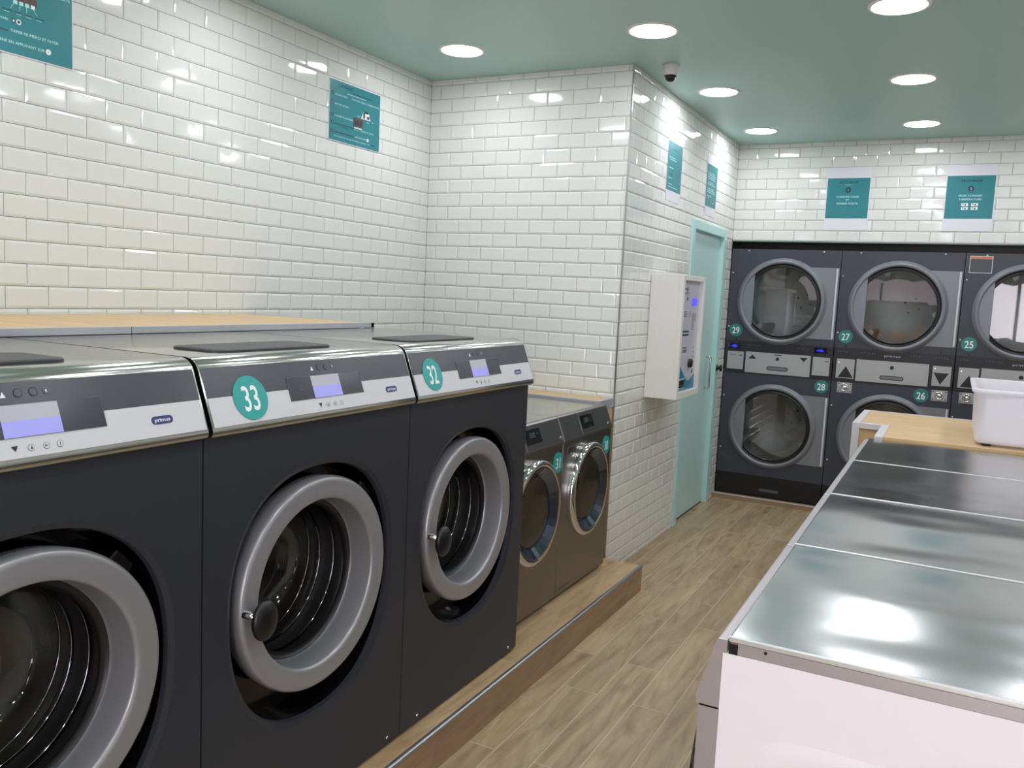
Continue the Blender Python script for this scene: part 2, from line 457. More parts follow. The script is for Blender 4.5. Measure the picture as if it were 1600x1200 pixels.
# wall on the left: runs towards the camera from the inner corner at y = 0
tiled_wall('wall_left', (0, 0.0, 0), (0, -1, 0), -YF, (1, 0, 0), joint0=0.0757)
tiled_wall('wall_inner', (0.0, 0.0, 0), (1, 0, 0), XC, (0, -1, 0), joint0=0.1406 - PW / 2)
tiled_wall('wall_door', (XC, 0.0, 0), (0, 1, 0), YD, (1, 0, 0), holes=[(1.262, 2.192, 0.0, 2.083)], joint0=0.055)
tiled_wall('wall_back', (XC, YD, 0), (1, 0, 0), XR - XC, (0, -1, 0), holes=[(0.0, 2.435, 0.0, 2.02)], joint0=0.148 - 0.0005)
tiled_wall('wall_right', (XR, YD, 0), (0, -1, 0), YD - YF, (-1, 0, 0), joint0=0.03)
tiled_wall('wall_front', (0, YF, 0), (1, 0, 0), XR, (0, 1, 0), holes=[(0.35, 2.9, 1.66, 2.36), (2.98, 4.45, 0.0, 2.36)], joint0=0.05)
struct('floor', MB().box(-0.2, XR + 0.2, YF - 0.2, YD + 1.0, -0.1, 0.0), 'floor')
struct('ceiling', MB().box(-0.2, XR + 0.2, YF - 0.2, YD + 1.0, CEIL, CEIL + 0.1), 'ceiling')
struct('trim_1', MB().box(XC - 0.001, XC + 0.007, -0.0075, -0.0005, 0.0, CEIL), 'alu')
struct('dark_void_lining', MB().box(XC + 0.002, XC + 2.435, YD + 0.30, YD + 0.32, 1.9, 2.12)
       .box(XC + 0.002, XC + 2.435, YD + 0.85, YD + 0.87, 0.0, 2.03).box(XC - 0.1, XC + 0.002, YD + 0.002, YD + 0.85, 0, 2.1)
       .box(XC + 2.437, XC + 2.5, YD + 0.07, YD + 0.85, 0, 2.1).box(XC - 0.1, XC + 2.5, YD + 0.07, YD + 0.87, 2.1, 2.12), 'black')  # black sheets added to paint the dark void around the dryers
# shop window high in the front wall
wf = MB()
for a, b in ((0.35, 0.40), (1.60, 1.64), (2.86, 2.90)): wf.box(a, b, YF - 0.06, YF - 0.01, 1.66, 2.36)
wf.box(0.35, 2.9, YF - 0.06, YF - 0.01, 1.66, 1.70).box(0.35, 2.9, YF - 0.06, YF - 0.01, 2.32, 2.36)
w1 = struct('window_1', wf, 'alu')
MB().box(0.36, 2.89, YF - 0.04, YF - 0.034, 1.67, 2.35).build('pane', 'film', w1)
wf = MB()
for a, b in ((2.98, 3.03), (3.69, 3.74), (4.40, 4.45)): wf.box(a, b, YF - 0.06, YF - 0.01, 0.0, 2.36)
wf.box(2.98, 4.45, YF - 0.06, YF - 0.01, 0.0, 0.08).box(2.98, 4.45, YF - 0.06, YF - 0.01, 2.30, 2.36)
w2 = struct('door_2', wf, 'alu')
MB().box(2.99, 4.44, YF - 0.04, YF - 0.034, 0.01, 2.35).build('pane', 'glass_shop', w2)

# raised platform under the washers (step) with aluminium nosing
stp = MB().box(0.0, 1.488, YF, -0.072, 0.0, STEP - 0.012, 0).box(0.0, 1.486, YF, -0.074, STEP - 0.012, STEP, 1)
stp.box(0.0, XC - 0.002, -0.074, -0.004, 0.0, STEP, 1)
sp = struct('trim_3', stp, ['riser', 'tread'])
MB().prism_y([(1.474, STEP - 0.004), (1.474, STEP + 0.0012), (1.483, STEP + 0.0015), (1.4865, STEP + 0.0006), (1.4893, STEP - 0.0010), (1.4904, STEP - 0.003), (1.4908, STEP - 0.009), (1.486, STEP - 0.009), (1.484, STEP - 0.004)], YF, -0.0705).build('step_nosing', 'alu', sp)
# low plinth under the dryers
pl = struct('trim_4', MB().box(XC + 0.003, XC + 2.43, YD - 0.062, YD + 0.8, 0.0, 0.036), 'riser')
MB().box(XC + 0.003, XC + 2.43, YD - 0.067, YD - 0.055, 0.034, 0.040).build('edge_strip', 'white_trim', pl)
# island platform on the right
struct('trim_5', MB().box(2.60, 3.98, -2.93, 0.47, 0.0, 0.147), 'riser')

# ---------------------------------------------------------------- door
dz = 2.083
fr = MB()
fr.box(XC - 0.1, XC + 0.012, 1.264, 1.332, 0.0, dz).box(XC - 0.1, XC + 0.012, 2.112, 2.190, 0.0, dz).box(XC - 0.1, XC + 0.012, 1.332, 2.112, 2.022, dz)
d1 = struct('door_1', fr, 'teal_frame', bevel=0.003)
MB().box(XC - 0.062, XC - 0.022, 1.334, 2.110, 0.012, 2.019).build('door_leaf', 'teal_paint', d1, bevel=0.002)
MB().box(XC - 0.06, XC - 0.024, 1.334, 2.110, 0.0, 0.012).build('door_seal', 'rubber', d1)
hd = MB().tube([(XC - 0.022, 1.945, 1.135), (XC + 0.008, 1.945, 1.135), (XC + 0.013, 1.945, 1.125), (XC + 0.013, 1.945, 0.915), (XC + 0.008, 1.945, 0.905), (XC - 0.022, 1.945, 0.905)], 0.007)
h_ = hd.build('door_handle', 'chrome', d1)
kb = MB().lathe([(0.0, 0.024), (0.008, 0.024), (0.010, 0.014), (0.022, 0.014), (0.028, 0.026), (0.038, 0.025), (0.041, 0.0)], (XC + 0.011, 2.150, 1.045), 'x', 24)
kb.build('lock_knob', 'black_gloss', d1)

# ---------------------------------------------------------------- ceiling lights
names = {
 (0, 0): 'round recessed ceiling light nearest the left tiled wall, above the washers',
 (1, 0): 'round recessed ceiling light in front of the wall corner, next to the dome camera',
 (2, 0): 'round recessed ceiling light cut by the top edge of the photo',
 (1, 1): 'round recessed ceiling light above the wall payment terminal',
 (2, 1): 'middle round ceiling light of the right-hand row',
 (1, 2): 'round recessed ceiling light above the teal door, nearest the back wall on the left',
 (2, 2): 'round ceiling light of the right-hand row nearest the back wall'}
for i, lx in enumerate((0.505, 1.512, 2.53, 3.56)):
    for j, ly in enumerate((-0.5, 0.70, 1.883, -1.7, -2.9, -4.1, -5.3, -6.5)):
        if i == 0 and j in (1, 2, 5, 7): continue
        lab = names.get((i, j), 'round recessed ceiling light outside the picture')
        t = empty('ceiling_light', (lx, ly, CEIL), lab, 'ceiling light', 'round recessed ceiling lights')
        o = (0, 0, 0)
        MB().lathe([(0.0, 0.118), (-0.004, 0.117), (-0.006, 0.110), (-0.006, 0.103), (-0.002, 0.102)], o, 'z', 48).build('bezel', 'white_paint', t)
        MB().lathe([(-0.0035, 0.102), (-0.0035, 0.0005)], o, 'z', 32, smooth=False).build('diffuser', 'lamp', t)

# ---------------------------------------------------------------- dome camera
t = empty('security_camera', (1.418, 0.08, CEIL), 'small white dome security camera with smoked dome on the teal ceiling', 'security camera')
MB().lathe([(0.0, 0.0), (0.0, 0.058), (-0.012, 0.058), (-0.016, 0.054), (-0.052, 0.048), (-0.062, 0.043), (-0.062, 0.0)], (0, 0, 0), 'z', 40).build('housing', 'cam_white', t)
MB().lathe([(-0.060, 0.041), (-0.066, 0.041), (-0.068, 0.036)] + [(-0.068 - 0.03 * math.sin(a * PI / 16), 0.034 * math.cos(a * PI / 16)) for a in range(0, 9)], (0, 0, 0), 'z', 32).build('dome', 'smoked', t)
t.scale = (0.8, 0.8, 0.86)

# ---------------------------------------------------------------- posters
def poster(name, loc, u, w, h, paper, label, painter, mt, group='teal instruction posters'):
    """loc = lower left corner of the paper; paper = (left, right, bottom, top) white margins."""
    t = empty(name, loc, label, 'poster', group)
    f = frame((0, 0, 0), u, (0, 0, 1))
    l, r, b, tp = paper
    MB().rect(f, 0, w + l + r, 0, h + b + tp, 0.0014, thick=0.0012).build('paper_sheet', 'paper', t)
    MB().rect(f, l, l + w, b, b + h, 0.0020, thick=0.0005).build('printed_field', mt, t)
    g = frame(f[0] + f[1] * l + f[2] * b, u, (0, 0, 1))
    mb = MB(); painter(mb, g)
    mb.build('printing', ['poster_pale', 'poster_ink', 'poster_brown', 'white_print'], t)
def wash_common(mb, g, kind):
    L = 0.0024
    mb.text(g, 'LAVAGE', 0.074, 0.266, 0.015, L, 1, width=0.105, align='l', bold=0.01)
    mb.rect(g, 0.18, 0.34, 0.252, 0.256, L, 1).rect(g, 0.135, 0.29, 0.243, 0.2455, L, 0)
    for n_, (v_) in enumerate((0.224, 0.179, 0.121, 0.081, 0.039)):
        mb.disc(g, 0.022, v_ + 0.004, 0.0095, L, 1); mb.text(g, str(n_ + 1), 0.022, v_ - 0.001, 0.010, L + 0.0005, 3)
    mb.text(g, 'OUVRIR PORTE', 0.041, 0.221, 0.0085, L, 0, width=0.095, align='l', bold=0.01)
    mb.text(g, 'CHARGER LINGE ET FERMER PORTE', 0.172, 0.222, 0.0085, L, 0, width=0.232, align='l', bold=0.01)
    mb.text(g, 'METTRE LESSIVE', 0.041, 0.175, 0.0085, L, 0, width=0.109, align='l', bold=0.01)
def paint_wash_far(mb, g):
    L = 0.0024
    wash_common(mb, g, 0)
    mb.text(g, 'CHOISIR PROGRAMME', 0.041, 0.118, 0.0085, L, 0, width=0.143, align='l', bold=0.01)
    # drawer picture and panel picture
    mb.onplane(g, [(0.252, 0.146), (0.332, 0.146), (0.322, 0.168), (0.315, 0.182), (0.272, 0.182), (0.262, 0.168)], L, 3)
    mb.rect(g, 0.268, 0.284, 0.150, 0.178, L + 0.0004, 2).rect(g, 0.300, 0.322, 0.150, 0.165, L + 0.0004, 2).rect(g, 0.275, 0.312, 0.176, 0.187, L + 0.0004, 1)
    mb.rect(g, 0.222, 0.24, 0.150, 0.153, L, 0).rect(g, 0.300, 0.318, 0.132, 0.135, L, 0).rect(g, 0.342, 0.36, 0.140, 0.143, L, 0)
    mb.rect(g, 0.190, 0.268, 0.082, 0.140, L, 2); mb.rect(g, 0.196, 0.262, 0.086, 0.094, L + 0.0004, 0)
    for k in range(3): mb.rect(g, 0.200 + k * 0.021, 0.214 + k * 0.021, 0.104, 0.126, L + 0.0004, 1)
    mb.rect(g, 0.04, 0.185, 0.081, 0.085, L, 1).rect(g, 0.10, 0.16, 0.072, 0.0745, L, 1)
    mb.text(g, 'TAPER NUMERO ET PAYER', 0.193, 0.078, 0.0085, L, 0, width=0.168, align='l', bold=0.01)
    mb.rect(g, 0.04, 0.195, 0.040, 0.044, L, 1)
    mb.text(g, 'APPUYER SUR', 0.204, 0.040, 0.0085, L, 0, width=0.092, align='l', bold=0.01)
    mb.disc(g, 0.312, 0.044, 0.009, L, 3); mb.text(g, '1', 0.312, 0.039, 0.010, L + 0.0005, 1)
    mb.text(g, 'Ouverture porte après lavage, appuyer sur', 0.038, 0.020, 0.008, L, 0, width=0.293, align='l', bold=0.005)
    mb.rect(g, 0.34, 0.375, 0.021, 0.026, L, 1)
def paint_wash_near(mb, g):
    L = 0.0024
    wash_common(mb, g, 1)
    # picture of the washer's panel with four callouts
    mb.onplane(g, [(0.197, 0.170), (0.275, 0.166), (0.284, 0.172), (0.284, 0.190), (0.276, 0.198), (0.203, 0.204), (0.196, 0.198)], L, 2)
    for k in range(4): mb.rect(g, 0.202 + k * 0.020, 0.216 + k * 0.020, 0.160, 0.172, L + 0.0004, 3 if k == 3 else 0)
    for a, b in ((0.203, 0.192), (0.224, 0.223), (0.246, 0.247), (0.270, 0.283)):
        mb.onplane(g, [(a, 0.160), (b, 0.142), (b + 0.0015, 0.142), (a + 0.0015, 0.160)], L, 0)
    for k, a in enumerate((0.165, 0.206, 0.240, 0.275)):
        mb.rect(g, a, a + 0.026 + (0.008 if k in (0, 3) else 0), 0.133, 0.1365, L, 1).rect(g, a + 0.006, a + 0.024, 0.128, 0.1295, L, 0)
    mb.text(g, 'CHOISIR PROGRAMME', 0.184, 0.100, 0.0085, L, 0, width=0.143, align='r', bold=0.01)
    mb.disc(g, 0.202, 0.105, 0.0075, L, 1); mb.onplane(g, [(0.1975, 0.102), (0.2065, 0.102), (0.202, 0.110)], L + 0.0004, 3)
    mb.disc(g, 0.220, 0.105, 0.0085, L, 3); mb.disc(g, 0.220, 0.105, 0.0050, L + 0.0004, 1)
    mb.rect(g, 0.04, 0.183, 0.066, 0.071, L, 1)
    mb.text(g, 'TAPER NUMERO ET PAYER', 0.1915, 0.068, 0.0095, L, 0, width=0.169, align='l', bold=0.012)
    mb.text(g, 'LANCER LA MACHINE EN APPUYANT SUR', 0.310, 0.031, 0.0095, L, 0, width=0.272, align='r', bold=0.012)
    mb.disc(g, 0.323, 0.0355, 0.0095, L, 3); mb.text(g, '1', 0.323, 0.031, 0.010, L + 0.0005, 1)
poster('wall_poster', (0.0006, -2.706, 2.250), (0, 1, 0), 0.412, 0.291, (0.004, 0.004, 0.004, 0.004),
       'teal instruction poster cut by the top left corner of the photo', paint_wash_near, 'poster')
poster('wall_poster', (0.0006, -0.913, 2.258), (0, 1, 0), 0.412, 0.293, (0.004, 0.004, 0.004, 0.004),
       'teal LAVAGE instruction poster on the left tiled wall above the far washers', paint_wash_far, 'poster')
def bars(mb, g, rows, w, seed):
    r = random.Random(seed)
    for v_, a, b, mi in rows:
        x = a
        while x < b:
            l_ = r.uniform(0.008, 0.022); mb.rect(g, x, min(x + l_, b), v_, v_ + 0.005, 0.0024, mi); x += l_ + 0.004
def paint_c1(mb, g):
    bars(mb, g, [(0.19, 0.03, 0.15, 0), (0.178, 0.03, 0.17, 0), (0.13, 0.03, 0.12, 0), (0.07, 0.02, 0.10, 0), (0.035, 0.03, 0.11, 0), (0.018, 0.03, 0.22, 0), (0.24, 0.1, 0.2, 1)], 0.29, 3)
    mb.rect(g, 0.06, 0.10, 0.09, 0.10, 0.0024, 1)
def paint_c2(mb, g):
    bars(mb, g, [(0.225, 0.03, 0.20, 0), (0.212, 0.03, 0.23, 0), (0.199, 0.03, 0.22, 0), (0.186, 0.03, 0.23, 0), (0.16, 0.03, 0.18, 0), (0.148, 0.03, 0.23, 0),
                 (0.12, 0.03, 0.20, 0), (0.108, 0.03, 0.22, 0), (0.096, 0.03, 0.24, 0), (0.07, 0.03, 0.15, 0), (0.058, 0.05, 0.09, 0), (0.03, 0.18, 0.21, 0)], 0.29, 4)
poster('wall_poster', (XC + 0.0006, 0.655, 2.137), (0, 1, 0), 0.285, 0.285, (0.004, 0.004, 0.062, 0.062),
       'teal notice poster above the wall payment terminal', paint_c1, 'poster')
poster('wall_poster', (XC + 0.0006, 1.535, 2.137), (0, 1, 0), 0.272, 0.285, (0.004, 0.004, 0.062, 0.062),
       'teal notice poster with dense white lines above the teal door', paint_c2, 'poster')
def paint_s1(mb, g):
    L = 0.0024
    mb.text(g, 'SECHAGE', 0.145, 0.252, 0.017, L, 1, width=0.135, bold=0.015)
    mb.rect(g, 0.125, 0.165, 0.240, 0.2415, L, 0)
    mb.disc(g, 0.145, 0.204, 0.019, L, 1); mb.text(g, '1', 0.145, 0.196, 0.017, L + 0.0005, 3)
    mb.text(g, 'CHARGER LINGE', 0.145, 0.150, 0.0125, L, 0, width=0.155, bold=0.015)
    mb.text(g, 'ET', 0.145, 0.126, 0.0125, L, 0, width=0.022, bold=0.015)
    mb.text(g, 'FERMER PORTE', 0.145, 0.101, 0.0125, L, 0, width=0.145, bold=0.015)
def paint_s2(mb, g):
    L = 0.0024
    mb.text(g, 'SECHAGE', 0.150, 0.250, 0.018, L, 1, width=0.130, bold=0.02)
    mb.disc(g, 0.150, 0.203, 0.019, L, 1); mb.text(g, '2', 0.150, 0.195, 0.017, L + 0.0005, 3)
    mb.text(g, 'SÉLECTIONNER', 0.150, 0.150, 0.013, L, 0, width=0.145, bold=0.015)
    mb.text(g, 'TEMPÉRATURE', 0.150, 0.125, 0.013, L, 0, width=0.138, bold=0.015)
    for a in (0.100, 0.160):
        for b in (0.060, 0.086):
            mb.rect(g, a, a + 0.042, b, b + 0.019, L, 3)
            mb.rect(g, a + 0.007, a + 0.016, b + 0.009, b + 0.015, L + 0.0004, 1).rect(g, a + 0.021, a + 0.030, b + 0.003, b + 0.013, L + 0.0004, 1)
poster('wall_poster', (1.907, YD - 0.0006, 2.110), (1, 0, 0), 0.290, 0.290, (0.006, 0.006, 0.086, 0.076),
       'teal SECHAGE poster without symbols, left one of the two above the dryers', paint_s1, 'poster')
poster('wall_poster', (2.694, YD - 0.0006, 2.110), (1, 0, 0), 0.294, 0.292, (0.006, 0.006, 0.086, 0.076),
       'teal SECHAGE poster with four white symbols, above the dryers near the right edge', paint_s2, 'poster')

# ---------------------------------------------------------------- big washers
def hole_panel(mb, x, y0, y1, z0, z1, ring, mi=0, flip=False):
    """flat sheet in plane x with a hole given by ring (list of (y, z)), meshed as a strip of quads."""
    cy = sum(p[0] for p in ring) / len(ring); cz = sum(p[1] for p in ring) / len(ring)
    out = []
    for (y, z) in ring:
        dy, dz_ = y - cy, z - cz
        t = min([(y1 - cy) / dy if dy > 1e-9 else 1e9, (y0 - cy) / dy if dy < -1e-9 else 1e9,
                 (z1 - cz) / dz_ if dz_ > 1e-9 else 1e9, (z0 - cz) / dz_ if dz_ < -1e-9 else 1e9])
        out.append((cy + dy * t, cz + dz_ * t))
    n = len(ring)
    V = [(x, *p) for p in ring] + [(x, *p) for p in out]
    F = []
    for i in range(n):
        j = (i + 1) % n
        F.append((i, n + i, n + j, j))
        a, b = out[i], out[j]
        if abs(a[0] - b[0]) > 1e-6 and abs(a[1] - b[1]) > 1e-6:
            cyy = y1 if max(a[0], b[0]) > y1 - 1e-6 else y0
            czz = z1 if max(a[1], b[1]) > z1 - 1e-6 else z0
            V.append((x, cyy, czz)); F.append((n + i, len(V) - 1, n + j))
    mb.add(V, F, mi)
def superring(hw, zt, zb, zc, e=2.3, n=120, grow=0.0):
    P = []
    for i in range(n):
        a = 2 * PI * i / n
        c, s = math.cos(a), math.sin(a)
        hv = (zt if s > 0 else zb) + grow
        P.append(((hw + grow) * math.copysign(abs(c) ** (2 / e), c), zc + hv * math.copysign(abs(s) ** (2 / e), s)))
    return P
CON = [(1.387, 1.350), (1.434, 1.225)]          # slope of the console (x, z)
def slope_frame(y, ox, oz):
    p = Vector((CON[0][0] - ox, y, CON[0][1] - oz)); d = Vector((CON[1][0] - CON[0][0], 0, CON[1][1] - CON[0][1])).normalized()
    return (p, Vector((0, 1, 0)), -d)            # v points up the slope: b = -s

def big_washer(yc, number, label, sticker):
    ox, oz = 1.06, STEP
    t = empty('washing_machine', (ox, yc, oz), label, 'washing machine', 'large anthracite washers on the step')
    O = (ox, 0, oz)
    XF = 1.413; Y = 0.3955; ZB, ZT = STEP + 0.012, 1.215
    # cabinet with an egg-shaped opening
    mb = MB()
    r0 = superring(0.323, 0.333, 0.368, 0.755)
    r1 = superring(0.323, 0.333, 0.368, 0.755, grow=-0.013)
    r2 = superring(0.323, 0.333, 0.368, 0.755, grow=-0.016)
    hole_panel(mb, XF, -Y, Y, ZB, ZT, r0)
    n = len(r0)
    for A, B, xa, xb in ((r0, r1, XF, XF - 0.006), (r1, r2, XF - 0.006, XF - 0.018)):
        mb.add([(xa, *p) for p in A] + [(xb, *p) for p in B], [(i, (i + 1) % n, n + (i + 1) % n, n + i) for i in range(n)], 0, True)
    mb.add([(0.712, -Y, ZB), (XF, -Y, ZB), (XF, Y, ZB), (0.712, Y, ZB), (0.712, -Y, ZT), (XF, -Y, ZT), (XF, Y, ZT), (0.712, Y, ZT)],
           [(0, 3, 2, 1), (4, 5, 6, 7), (0, 1, 5, 4), (2, 3, 7, 6), (3, 0, 4, 7)], 0)
    mb.box(0.78, XF - 0.05, -Y + 0.03, Y - 0.03, STEP, ZB + 0.001)
    mb.build('cabinet', 'anthracite', t, O)
    # recess: walls and back plate
    mb = MB()
    XB = 1.325
    r3 = superring(0.323, 0.333, 0.368, 0.755, grow=-0.030)
    mb.add([(XF - 0.018, *p) for p in r2] + [(XB, *p) for p in r3], [(i, (i + 1) % n, n + (i + 1) % n, n + i) for i in range(n)], 0, True)
    inner = []
    zc = 0.757
    for (y, z) in r3:
        a = math.atan2(z - zc, y); inner.append((0.225 * math.cos(a), zc + 0.225 * math.sin(a)))
    mb.add([(XB, *p) for p in r3] + [(XB, *p) for p in inner], [(i, (i + 1) % n, n + (i + 1) % n, n + i) for i in range(n)], 0)
    mb.build('door_recess', 'black_gloss', t, O)
    c = (0, 0, zc)
    dr = MB().lathe([(1.352, 0.224), (1.345, 0.265), (1.355, 0.278), (1.362, 0.2815), (1.398, 0.2855), (1.406, 0.285), (1.4125, 0.2825), (1.4165, 0.2785), (1.4180, 0.2735), (1.4182, 0.2705),
                (1.4178, 0.236), (1.4174, 0.2325), (1.4155, 0.2280), (1.4115, 0.2250), (1.4075, 0.2240), (1.352, 0.2195), (1.346, 0.2190), (1.342, 0.2170)], c, 'x', 128).build('door', 'ring', t, O)
    tag(dr, 'silver grey round door ring')
    MB().lathe([(1.350, 0.2215), (1.342, 0.2185), (1.334, 0.212), (1.330, 0.203), (1.334, 0.197)], c, 'x', 96).build('door_seal', 'black', dr, O)
    MB().lathe([(1.338, 0.200), (1.31, 0.196), (1.24, 0.184), (1.20, 0.172), (1.175, 0.156), (1.162, 0.130), (1.156, 0.09), (1.153, 0.03), (1.153, 0.0005)],
               c, 'x', 96).build('door_glass', 'glass_door', dr, O)
    # rubber gasket with folds, drum with ribs
    MB().lathe([(1.330, 0.262), (1.322, 0.226), (1.305, 0.218), (1.292, 0.226), (1.275, 0.214), (1.26, 0.222), (1.245, 0.208), (1.225, 0.204)], c, 'x', 96).build('gasket', 'rubber', t, O)
    md = MB().lathe([(1.240, 0.204), (1.225, 0.208), (1.215, 0.225), (1.20, 0.262), (1.16, 0.270), (0.82, 0.270), (0.80, 0.255), (0.79, 0.08), (0.80, 0.0005)], c, 'x', 96)
    for k in range(3):
        a = 0.5 + k * 2 * PI / 3
        P = []
        for xx in (0.82, 1.18):
            for da, r in ((-0.22, 0.268), (0.0, 0.205), (0.22, 0.268)):
                P.append((xx, r * math.cos(a + da), zc + r * math.sin(a + da)))
        md.add(P, [(0, 1, 4, 3), (1, 2, 5, 4), (0, 2, 1), (3, 4, 5)], 0)
    md.build('drum', 'drum_bumpy', t, O)
    lp = MB()
    for xr, rr_ in ((1.240, 0.203), (1.196, 0.206), (1.285, 0.2125)):
        lp.lathe([(xr + 0.004 * math.cos(q * PI / 6), rr_ - 0.004 * math.sin(q * PI / 6)) for q in range(0, 7)], c, 'x', 96)
    lp.build('drum_lip', 'chrome', t, O)
    dp = MB()
    for k in range(44):
        a = 2 * PI * k / 44
        dp.ellipsoid((1.232, 0.2055 * math.cos(a), zc + 0.2055 * math.sin(a)), (0.004, 0.0035, 0.0035), 0, 8, 5)
    dp.build('rim_dimples', 'chrome', t, O)
    # handle on the left of the door
    hy, hz = -0.262, 0.745
    hn = MB().ellipsoid((1.452, hy + 0.020, hz - 0.004), (0.019, 0.040, 0.050)).build('door_handle', 'black', t, O)
    MB().lathe([(1.420, 0.011), (1.436, 0.010), (1.440, 0.008), (1.455, 0.007), (1.456, 0.0005)], (-0.004, hy - 0.008, hz + 0.012), 'x', 24).build('handle_pivot', 'chrome', hn, O)
    # hinge blocks on the right
    for a, nm, mtx in ((0.78, 'hinge', 'black_gloss'), (-0.52, 'hinge', 'rubber')):
        ca, sa = math.cos(a), math.sin(a)
        mb = MB()
        V = []
        for xx, k in ((1.335, 1.0), (1.392, 0.92)):
            for rr, ta in ((0.262, -0.036), (0.262, 0.036), (0.262 + 0.052 * k, 0.030), (0.262 + 0.052 * k, -0.030)):
                V.append((xx, rr * ca - ta * sa, zc + rr * sa + ta * ca))
        mb.add(V, [(0, 1, 2, 3), (7, 6, 5, 4), (0, 4, 5, 1), (1, 5, 6, 2), (2, 6, 7, 3), (3, 7, 4, 0)])
        hb = mb.build(nm, mtx, t, O, bevel=0.006)
        if a < 0:
            q = [(1.396, 0.285 * math.cos(a + s_) + 0.012 * math.cos(a), zc + 0.285 * math.sin(a + s_)) for s_ in (-0.09, -0.05, 0.0, 0.05, 0.09)]
            MB().tube(q, 0.0028).build('hinge_pin', 'chrome', hb, O)
    # console: rounded steel hood
    prof = [(0.712, 1.205), (0.712, 1.366), (0.718, 1.372), (1.345, 1.372)]
    prof += [(1.345 + 0.0415 * math.sin(a), 1.345 + 0.027 * math.cos(a)) for a in (0.14, 0.3, 0.46, 0.62, 0.78, 0.94, 1.1, 1.26, 1.4)]
    prof += [(1.3872, 1.3495), (1.4345, 1.2215), (1.437, 1.212), (1.434, 1.203), (1.427, 1.1975), (1.415, 1.196), (XF + 0.001, 1.196), (XF - 0.02, 1.205)]
    mb = MB().prism_y(prof, -0.3915, 0.3915, 0, True)
    tag(mb.build('console_hood', 'steel', t, O, bevel=0.003, seg=3, angle=62), 'stainless steel hood with rounded front edge')
    # console foil and display
    f = slope_frame(0, ox, oz)
    Yp = 0.3865
    cp = MB().rect(f, -Yp, Yp, -0.0712, -0.002, 0.0012, 0, 0.0011).rect(f, -Yp, Yp, -0.1375, -0.0712, 0.0012, 1, 0.0011)
    cp = cp.build('control_panel', ['panel_dark', 'panel_light'], t)
    ds = MB().rect(f, -0.134, 0.152, -0.1015, -0.0425, 0.0024, 0, 0.0012)
    for seg_ in ((-0.134, 0.152, -0.0432, -0.0420), (-0.134, -0.1330, -0.1015, -0.0425), (0.1510, 0.152, -0.1015, -0.0425)):
        ds.rect(f, *seg_, 0.0028, 3, 0.0004)
    ds.rect(f, -0.046, 0.063, -0.0715, -0.0430, 0.0030, 1, 0.0005).rect(f, -0.046, 0.063, -0.1010, -0.0715, 0.0030, 2, 0.0005)
    ds.disc(f, -0.089, -0.071, 0.0065, 0.0030, 3).disc(f, -0.089, -0.071, 0.0050, 0.0033, 0).rect(f, -0.0895, -0.0885, -0.073, -0.066, 0.0036, 3)
    ds.build('display', ['display_dark', 'screen', 'screen_blue', 'grey_print'], cp)
    ic = MB()
    ic.onplane(f, [(-0.037, -0.029), (-0.027, -0.029), (-0.032, -0.018)], 0.0020, 0)
    for a in (-0.004, 0.024): ic.disc(f, a, -0.022, 0.0085, 0.0020, 2).disc(f, a, -0.022, 0.0070, 0.0022, 3)
    ic.disc(f, 0.048, -0.022, 0.0065, 0.0020, 1).disc(f, 0.048, -0.022, 0.0055, 0.0022, 3).rect(f, 0.0468, 0.0492, -0.0245, -0.0195, 0.0025, 0)
    ic.onplane(f, [(-0.038, -0.1155), (-0.032, -0.1255), (-0.026, -0.1155)], 0.0020, 2)
    for k, a in enumerate((-0.003, 0.025, 0.051)):
        ic.disc(f, a, -0.1215, 0.0062, 0.0020, 1).disc(f, a, -0.1215, 0.0055, 0.0022, 4)
        if k == 0: ic.onplane(f, [(a - 0.003, -0.1245), (a + 0.003, -0.1245), (a + 0.001, -0.1175)], 0.0025, 1)
        elif k == 1: ic.rect(f, a - 0.003, a + 0.003, -0.1225, -0.1205, 0.0025, 1).rect(f, a - 0.003, a - 0.0015, -0.124, -0.119, 0.0025, 1)
        else: ic.rect(f, a - 0.0006, a + 0.0006, -0.1245, -0.1185, 0.0025, 1)
    ic.build('symbols', ['white_print', 'grey_print', 'black_print', 'panel_dark', 'panel_light'], cp)
    lg = MB().pill(f, 0.279, -0.1035, 0.052, 0.0165, 0.0024, 0, 0.0012)
    lg.text(f, 'primus', 0.279, -0.107, 0.0080, 0.0028, 1, width=0.038, bold=0.012)
    lg.build('badge', ['navy', 'white_print'], cp)
    if number:
        a, b, r = sticker
        st = MB().disc(f, a, b, r, 0.0032, 0, 0.0016, 48)
        st.text(f, number, a, b - 0.0300, 0.060, 0.0036, 1, width=0.049, bold=0.012)
        tag(st.build('number_sticker', ['teal_disc', 'white_print'], t), 'round teal sticker reading ' + number)
    # black hopper lid on the top
    P = []
    a0, a1, b0, b1, rc = 1.150, 1.318, -0.272, 0.155, 0.035
    for cx_, cy_, s0 in ((a1 - rc, b1 - rc, 0), (a0 + rc, b1 - rc, 1), (a0 + rc, b0 + rc, 2), (a1 - rc, b0 + rc, 3)):
        for i in range(9):
            q = s0 * PI / 2 + i * PI / 16; P.append((cx_ + rc * math.cos(q), cy_ + rc * math.sin(q)))
    mb = MB(); n2 = len(P); mx, my = (a0 + a1) / 2, (b0 + b1) / 2
    rings = [(1.0, 1.370), (1.0, 1.3755), (0.985, 1.378), (0.9, 1.379)]
    for k_, zz in rings: mb.v += [(mx + (x - mx) * k_, my + (y - my) * k_, zz) for x, y in P]
    for j in range(len(rings) - 1):
        for i in range(n2):
            mb.f.append((j * n2 + i, j * n2 + (i + 1) % n2, (j + 1) * n2 + (i + 1) % n2, (j + 1) * n2 + i)); mb.m.append(0); mb.sm.append(j > 0)
